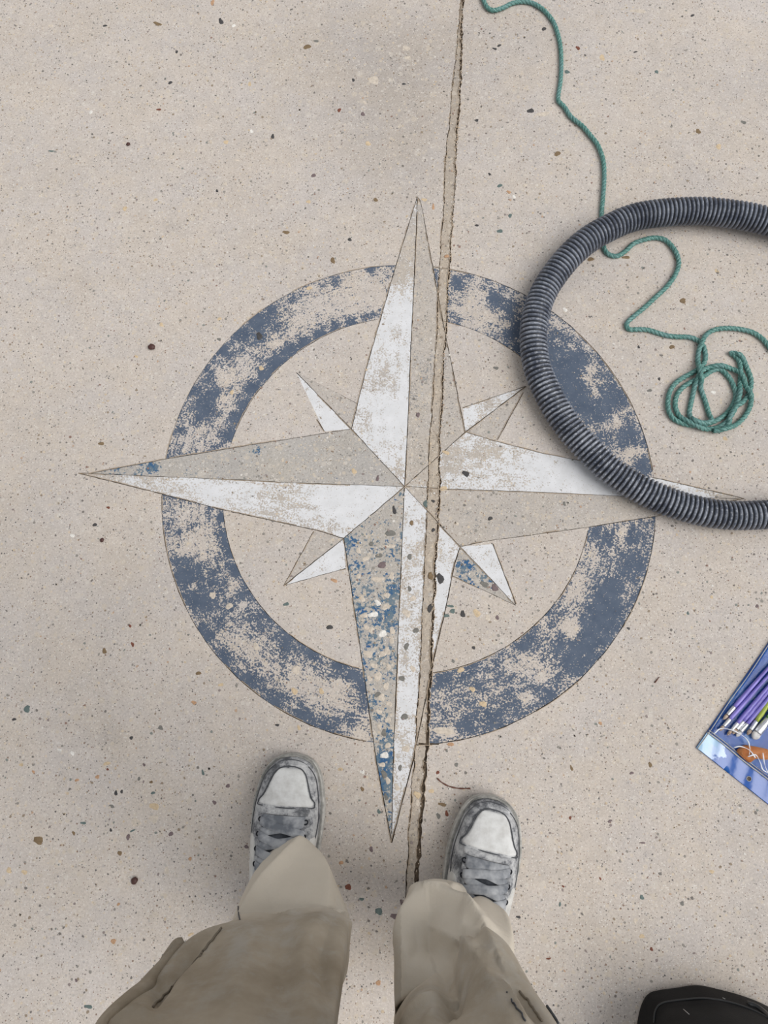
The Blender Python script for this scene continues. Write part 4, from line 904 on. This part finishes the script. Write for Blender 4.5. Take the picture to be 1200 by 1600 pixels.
def leg_surface(rows, creases, nz=240):
    """rows: (z, left px, right px, front y px, [squareness]) -> lofted ring surface; creases displace it along the normal"""
    Z = np.array([r[0] for r in rows]); par = []
    for r in rows:
        z_, l, rg, fy = r[:4]; Lw = at(l[0], l[1], z_); Rw = at(rg[0], rg[1], z_); Fw = at((l[0] + rg[0]) / 2, fy, z_)
        back = r[4] if len(r) > 4 else .075
        cx, cy = (Lw.x + Rw.x) / 2, (Lw.y + Rw.y) / 2
        mpx = (at(1, fy, z_) - at(0, fy, z_)).length
        par.append((cx, cy, (Rw.x - Lw.x) / 2, max(.02, Fw.y - cy), back, (Rw.y - Lw.y) / max(.02, Rw.x - Lw.x), r[5] if len(r) > 5 else .86, (r[6] if len(r) > 6 else 0) * mpx))
    par = np.array(par)
    # smooth interpolation along the leg
    tt = np.linspace(0, len(Z) - 1, nz); P4 = catmull_idx(np.column_stack([Z, par]), tt)
    th = np.linspace(0, 2 * PI, NT_, endpoint=False)
    S = np.zeros((nz, NT_, 3))
    for i in range(nz):
        z_, cx, cy, ax, ay, bk, sl, e, sk = P4[i]
        c0, s0 = np.cos(th), np.sin(th)
        x = np.sign(c0) * np.abs(c0) ** min(e, 1.0) * ax; y = np.where(s0 > 0, np.abs(s0) ** e * ay, -np.abs(s0) ** e * bk)
        S[i, :, 0] = cx + x + sk * np.clip(s0, 0, 1) ** 2; S[i, :, 1] = cy + y + sl * x; S[i, :, 2] = z_
    # normals
    dth = np.roll(S, -1, 1) - np.roll(S, 1, 1); dz = np.gradient(S, axis=0); N = np.cross(dth, dz); N /= np.linalg.norm(N, axis=2)[..., None] + 1e-9
    D = np.zeros((nz, NT_)); PX = project(S); look = np.array([0, 0, H]) - S; face = (look * N).sum(2) > 0
    for pts, amp, wa, wb in creases:           # wa = width on the left-hand side of the line's direction, wb on the other
        Q3, Q2 = [], np.array(pts, float)
        for p in pts:
            d2 = ((PX - np.array(p)) ** 2).sum(2); d2[~face] = 1e12; k = np.unravel_index(np.argmin(d2), d2.shape); Q3.append(S[k])
        best = np.full(D.shape, 1e9); sg = np.ones(D.shape); along = np.zeros(D.shape); seg = [np.linalg.norm(Q3[k + 1] - Q3[k]) for k in range(len(Q3) - 1)]; tot = sum(seg) + 1e-9; acc = 0
        for k in range(len(Q3) - 1):
            A, AB = Q3[k], Q3[k + 1] - Q3[k]; l2 = AB @ AB + 1e-12
            h = np.clip(((S - A) @ AB) / l2, 0, 1); dist = np.linalg.norm(S - (A + h[..., None] * AB), axis=2)
            ab = Q2[k + 1] - Q2[k]; cs = ab[0] * (PX[..., 1] - Q2[k][1]) - ab[1] * (PX[..., 0] - Q2[k][0])
            m = dist < best; best = np.where(m, dist, best); sg = np.where(m, np.where(cs < 0, 1, -1), sg); along = np.where(m, (acc + h * seg[k]) / tot, along); acc += seg[k]
        w__ = np.where(sg > 0, wa, wb); fade = np.sin(np.clip(along * .84 + .08, 0, 1) * PI) ** .6
        D += 1.75 * amp * fade * np.exp(-(best / w__) ** 1.35)
    S = S + N * D[..., None]
    return S, N
def catmull_idx(A, tt):
    A = np.vstack([2 * A[0] - A[1], A, 2 * A[-1] - A[-2]]); out = []
    for t_ in tt:
        i = min(int(t_), len(A) - 4); f = t_ - i; a, b, c, d = A[i:i + 4]
        out.append(.5 * (2 * b + (c - a) * f + (2 * a - 5 * b + 4 * c - d) * f * f + (3 * b - a - 3 * c + d) * f ** 3))
    return np.array(out)
LEFT = [ # z, left px, right px, front px y, back depth, front exponent, apex shift px
 (.060, (398, 1372), (506, 1376), 1303, .06, 1.45, 6), (.085, (394, 1380), (511, 1382), 1306, .07, 1.40, 5), (.115, (383, 1398), (521, 1396), 1322, .08, 1.25, 8), (.150, (373, 1420), (533, 1412), 1350, .085, 1.05, 4),
 (.190, (364, 1440), (543, 1430), 1388, .09, .9, 0), (.214, (362, 1450), (546, 1440), 1420, .09, .85, 0), (.234, (366, 1464), (542, 1452), 1456, .09, .8, 0), (.222, (362, 1456), (546, 1442), 1431, .09, .46, 0), (.240, (352, 1458), (547, 1442), 1426, .09, .52, 0), (.262, (335, 1463), (547, 1445), 1428, .095, .70, 0), (.300, (300, 1474), (544, 1455), 1434, .10, .75, 0), (.345, (268, 1502), (541, 1476), 1448, .11, .82, 0),
 (.395, (238, 1536), (536, 1510), 1484, .115, .86, 0), (.450, (205, 1568), (530, 1550), 1532, .12, .86, 0), (.520, (160, 1612), (524, 1610), 1600, .12, .86, 0), (.600, (120, 1690), (524, 1690), 1700, .12, .86, 0)]
RIGHT = [
 (.060, (668, 1420), (795, 1452), 1384, .06, .95, -6), (.085, (660, 1415), (798, 1458), 1380, .07, .95, -8), (.115, (648, 1410), (801, 1466), 1381, .08, .9, -8), (.150, (632, 1425), (803, 1476), 1388, .085, .86, -4),
 (.190, (621, 1450), (803, 1490), 1404, .09, .86, 0), (.230, (617, 1480), (801, 1505), 1430, .09, .9, 6), (.262, (617, 1520), (798, 1518), 1468, .09, 1.0, 20), (.285, (617, 1570), (797, 1532), 1512, .095, 1.1, 34), (.272, (616, 1590), (799, 1528), 1488, .10, 1.25, 36), (.300, (615, 1600), (803, 1530), 1484, .10, 1.2, 34), (.340, (614, 1612), (822, 1552), 1494, .11, 1.05, 22),
 (.400, (613, 1640), (850, 1590), 1530, .115, .95, 10), (.460, (612, 1670), (880, 1630), 1575, .12, .9, 4), (.530, (609, 1710), (905, 1690), 1640, .12, .86, 0), (.610, (606, 1770), (940, 1770), 1730, .12, .86, 0)]
# thighs up to the waist, in metres
def extend(S, targets):
    """append rings towards (z, cx, cy, ax, ay)"""
    nz = S.shape[0]; last = S[-1]; th = np.linspace(0, 2 * PI, NT_, endpoint=False); ext = []
    c = last.mean(axis=0); prev = (last[0][2], c[0], c[1], (last[:, 0].max() - last[:, 0].min()) / 2, (last[:, 1].max() - last[:, 1].min()) / 2)
    for tg in targets:
        for k in range(1, 9):
            f = k / 8; f2 = f * f * (3 - 2 * f); q = [prev[m] + (tg[m] - prev[m]) * (f if m == 0 else f2) for m in range(5)]
            c0, s0 = np.cos(th), np.sin(th)
            ext.append(np.stack([q[1] + c0 * q[3], q[2] + s0 * q[4], np.full(NT_, q[0])], 1))
        prev = tg
    return np.concatenate([S, np.array(ext)])
def leg_mesh(rows, creases, targets):
    S, N = leg_surface(rows, creases); full = extend(S, targets); nz = full.shape[0]
    V = full.reshape(-1, 3); Fc = []
    for i in range(nz - 1):
        for j in range(NT_):
            a_ = i * NT_ + j; b_ = i * NT_ + (j + 1) % NT_; Fc.append((a_, b_, b_ + NT_, a_ + NT_))
    return S, N, V, Fc
CL = [ # creases of the left leg in photo pixels: line, height m, width on its left, width on its right
 ([(466, 1312), (440, 1345), (412, 1378), (388, 1412), (370, 1440)], .008, .012, .006),
 ([(494, 1330), (508, 1362), (514, 1395), (512, 1416)], .005, .012, .018),
 ([(526, 1400), (530, 1420), (544, 1434)], -.005, .008, .008),
 ([(366, 1456), (400, 1436), (440, 1430), (500, 1430), (546, 1442)], .005, .006, .014),
 ([(428, 1428), (446, 1480), (452, 1540), (448, 1598)], -.006, .020, .030), ([(395, 1450), (380, 1500), (372, 1560), (365, 1598)], .006, .020, .030),
 ([(500, 1428), (470, 1480), (478, 1540), (500, 1590)], .005, .024, .018), ([(520, 1440), (500, 1490), (512, 1560), (515, 1598)], -.005, .012, .018),
 ([(345, 1456), (318, 1490), (285, 1530), (240, 1575)], .004, .008, .018), ([(330, 1452), (300, 1490), (262, 1530), (245, 1550)], -.008, .016, .012),
 ([(240, 1530), (252, 1550), (236, 1580)], -.008, .010, .010), ([(180, 1598), (215, 1586), (236, 1588)], .006, .010, .006),
]
CR = [
 ([(648, 1396), (690, 1406), (722, 1423), (745, 1452), (772, 1496)], .014, .022, .008),
 ([(698, 1390), (722, 1399), (742, 1390)], -.012, .009, .009), ([(660, 1402), (695, 1398), (712, 1382)], .005, .007, .010),
 ([(683, 1450), (708, 1474), (738, 1500)], .010, .016, .006),
 ([(722, 1424), (718, 1462), (732, 1498)], .004, .007, .006), ([(738, 1446), (748, 1470), (758, 1496)], -.005, .006, .006),
 ([(668, 1420), (664, 1470), (682, 1520), (702, 1570)], -.018, .020, .014), ([(700, 1500), (702, 1530), (700, 1560)], -.008, .010, .010),
 ([(652, 1400), (632, 1430), (621, 1462)], .007, .012, .010), ([(628, 1470), (640, 1500), (632, 1540)], .006, .012, .012), ([(645, 1440), (648, 1480), (640, 1510)], -.006, .010, .010),
 ([(780, 1420), (790, 1460), (788, 1500)], .005, .016, .012),
 ([(742, 1490), (712, 1520), (680, 1556), (640, 1596)], .012, .006, .016), ([(748, 1490), (772, 1500), (796, 1522)], .008, .006, .012),
 ([(748, 1496), (762, 1530), (782, 1565), (800, 1598)], .006, .010, .014), ([(728, 1520), (706, 1556), (690, 1596)], -.006, .010, .010), ([(710, 1530), (680, 1570), (665, 1598)], .004, .008, .008),
 ([(792, 1536), (812, 1550), (832, 1578), (845, 1598)], -.007, .006, .008), ([(784, 1534), (800, 1562), (822, 1598)], .006, .004, .007),
]
SLg, NLg, VL, FL = leg_mesh(LEFT, CL, [(.76, -.115, -.36, .105, .12), (.86, -.10, -.375, .105, .13), (.95, -.085, -.38, .09, .125), (1.03, -.075, -.38, .075, .11)])
SRg, NRg, VR, FR = leg_mesh(RIGHT, CR, [(.76, .115, -.36, .105, .12), (.86, .10, -.375, .105, .13), (.95, .085, -.38, .09, .125), (1.03, .075, -.38, .075, .11)])
# both legs meet at the hips in one garment
V = np.vstack([VL, VR]); off = len(VL); Fc = FL + [tuple(i + off for i in f) for f in FR]
n0 = len(VL) // NT_; Fc.append(tuple((n0 - 1) * NT_ + k for k in range(NT_))); Fc.append(tuple(off + (n0 - 1) * NT_ + k for k in range(NT_)))
zz = V[:, 2]
dust = np.clip(np.interp(zz, [0, .2, .26, .34, .5, .7], [.35, .35, .95, .9, .5, .2]), 0, 1); low = np.clip(np.interp(zz, [.05, .22, .30, .42], [.95, .75, .25, .0]), 0, 1)
low = np.where(V[:, 0] > 0, np.clip(np.interp(zz, [.05, .27, .33, .5], [1, .95, .35, .1]), 0, 1), low)
trou = child('trousers', V, Fc, M['cloth'], attrs={'dust': dust, 'low': low}); trou['label'] = 'baggy dust-marked khaki trousers'
def on_leg(S, N, deg, z_, off_=0.0):
    zi = np.interp(z_, np.maximum.accumulate(S[:, 50, 2]), np.arange(S.shape[0])); i0 = int(min(zi, S.shape[0] - 2)); f = zi - i0
    j = deg / 360 * NT_; j0 = int(j); g_ = j - j0; j1 = (j0 + 1) % NT_; j0 %= NT_
    p = (S[i0, j0] * (1 - g_) + S[i0, j1] * g_) * (1 - f) + (S[i0 + 1, j0] * (1 - g_) + S[i0 + 1, j1] * g_) * f
    return p + N[i0, j0] * off_
def seam_line(S, N, pts, r_, name='seam'):
    P = catmull([tuple(on_leg(S, N, d, z_, r_ * .7)) for d, z_ in catmull(pts, 2.0)], .003)
    V, Fc = sweep(P, lambda i, p: np.full(len(p), r_), 6); return child(name, V, Fc, M['seam'], trou, (0, 0, 0))
def px_line(S, N, pts, r_, mat='seam', name='seam'):
    PX = project(S); face = ((np.array([0, 0, H]) - S) * N).sum(2) > 0; Q = []
    for p in catmull(pts, 6.0):
        d2 = ((PX - p[:2]) ** 2).sum(2); d2[~face] = 1e12; k = np.unravel_index(np.argmin(d2), d2.shape); Q.append(S[k] + N[k] * r_ * 1.0)
    V, Fc = sweep(catmull(Q, .003), lambda i, p: np.full(len(p), r_), 6); return child(name, V, Fc, M[mat], trou, (0, 0, 0))
px_line(SLg, NLg, [(346, 1452), (322, 1482), (292, 1520), (240, 1574)], .0013)
px_line(SLg, NLg, [(373, 1416), (372, 1426), (375, 1438)], .0008, 'stitch')
px_line(SRg, NRg, [(792, 1552), (806, 1574), (820, 1597)], .0009, 'stitch')
px_line(SRg, NRg, [(812, 1552), (828, 1570), (845, 1595)], .0013)
px_line(SRg, NRg, [(853, 1572), (864, 1586), (873, 1598)], .0014, 'stitch')
def pocket(S, N, d0, d1, z0, z1, name, lab, flap=0.0, lift=lambda a, b: .006):
    V = []; Fc = []; n = 24
    for i in range(n + 1):
        for j in range(n + 1):
            a_, b_ = i / n, j / n; rim = i in (0, n) or j in (0, n)
            V.append(on_leg(S, N, d0 + (d1 - d0) * a_, z0 + (z1 - z0) * b_, lift(a_, b_) if not rim else -.002 + (lift(a_, b_) if flap and j == 0 else 0)))
    for i in range(n):
        for j in range(n): k = i * (n + 1) + j; Fc.append((k, k + 1, k + n + 2, k + n + 1))
    o = child(name, V, Fc, M['cloth'], trou, (0, 0, 0), attrs={'dust': np.full(len(V), .35), 'low': np.zeros(len(V))}); o['label'] = lab
    m = o.modifiers.new('s', 'SOLIDIFY'); m.thickness = .0016; return o
pocket(SLg, NLg, 156, 205, .335, .56, 'cargo_pocket', 'side cargo pocket', lift=lambda a, b: .004 + .006 * math.sin(a * PI) * math.sin(b * PI))
pocket(SLg, NLg, 163, 200, .322, .400, 'pocket_flap', 'raised pocket flap', 1.0, lift=lambda a, b: .004 + .022 * (1 - b) ** 1.5 * (.2 + .8 * a))
# waistband
V, Fc = sweep(catmull([(.165 * math.cos(a), -.38 + .115 * math.sin(a), 1.03) for a in np.linspace(0, 2 * PI, 25)], .012), lambda i, p: .018 + .0 * p, 8, closed_ends=False)
child('waistband', V, Fc, M['cloth'], trou, (0, 0, 0), attrs={'dust': np.zeros(len(V)), 'low': np.zeros(len(V))})
for o in trou.children: o.location = (0.0, .36, 0)
for ch in person.children:
    if ch.name.startswith('shoe'):
        for g_ in ch.children: g_.location = (0.0, .36, 0)

# ---- body above the waist: torso, neck, head and arms raised to hold the phone (it shades the feet)
t = NT('grey_work_shirt'); sep = t.n('ShaderNodeSeparateXYZ'); t.put(sep.inputs[0], t.P())
bare = t.math('MAXIMUM', t.math('GREATER_THAN', sep.outputs['Z'], 1.505), t.math('MULTIPLY', t.math('GREATER_THAN', sep.outputs['Y'], -.115), t.math('GREATER_THAN', sep.outputs['Z'], 1.25)))
M['shirt'] = t.done(t.mix(bare, t.ramp(t.noise(20, 3), [(.3, (.16, .165, .17)), (.7, (.22, .225, .23))]), (.48, .29, .21)), .85, spec=.2)
M['eye'] = NT('eye').done((.05, .04, .035), .2)
M['hairm'] = NT('brown_hair').done((.06, .035, .02), .7)
J = [((0, -.38, .98), .135, None), ((0, -.40, 1.12), .130, 0), ((0, -.42, 1.28), .150, 1), ((0, -.42, 1.42), .135, 2), ((0, -.40, 1.50), .058, 3), ((0, -.37, 1.58), .070, 4), ((0, -.355, 1.67), .092, 5), ((0, -.36, 1.74), .070, 6)]
for sd in (-1, 1):
    b_ = len(J); J += [((sd * .17, -.42, 1.43), .062, 3), ((sd * .24, -.37, 1.24), .048, b_), ((sd * .14, -.16, 1.30), .036, b_ + 1), ((sd * .085, -.07, 1.36), .027, b_ + 2), ((sd * .07, -.035, 1.385), .030, b_ + 3)]
    h_ = b_ + 4
    for k, (dx, dy, dz) in enumerate(((-.015, .045, .012), (-.005, .05, .022), (.004, .048, .032), (.012, .04, .040), (.02, .02, .012))):
        J += [((sd * (.07 + dx), -.035 + dy * .5, 1.385 + dz * .6), .010, h_), ((sd * (.055 + dx), -.035 + dy, 1.385 + dz), .008, len(J))]
me = bpy.data.meshes.new('body'); me.from_pydata([(p[0], p[1] + .36, p[2]) for p, r_, q in J], [(q, i) for i, (p, r_, q) in enumerate(J) if q is not None], [])
bo = bpy.data.objects.new('body', me); C.objects.link(bo); bo.parent = person
sk = bo.modifiers.new('skin', 'SKIN'); sk.use_smooth_shade = True
for i, (p, r_, q) in enumerate(J):
    me.skin_vertices[0].data[i].radius = (r_ * (1.25 if i in (0, 1, 2, 3) else 1), r_)
me.skin_vertices[0].data[0].use_root = True
sb = bo.modifiers.new('sub', 'SUBSURF'); sb.levels = 2; sb.render_levels = 2
me.materials.append(M['shirt'])

def blob(name, c_, r_, mat, cut=None):
    bm = bmesh.new(); bmesh.ops.create_icosphere(bm, subdivisions=3, radius=1)
    if cut: bmesh.ops.delete(bm, geom=[v for v in bm.verts if cut(v.co)], context='VERTS')
    for v in bm.verts: v.co = Vector((c_[0] + v.co.x * r_[0], c_[1] + .36 + v.co.y * r_[1], c_[2] + v.co.z * r_[2]))
    m_ = bpy.data.meshes.new(name); bm.to_mesh(m_); bm.free(); m_.materials.append(mat); m_.polygons.foreach_set('use_smooth', [True] * len(m_.polygons))
    o = bpy.data.objects.new(name, m_); C.objects.link(o); o.parent = bo; return o
blob('hair', (0, -.372, 1.715), (.100, .108, .100), M['hairm'], lambda c: c.z < -.35 or (c.y > .35 and c.z < .35))
for sd in (-1, 1): blob('eye', (sd * .032, -.282, 1.665), (.011, .010, .008), M['eye'])
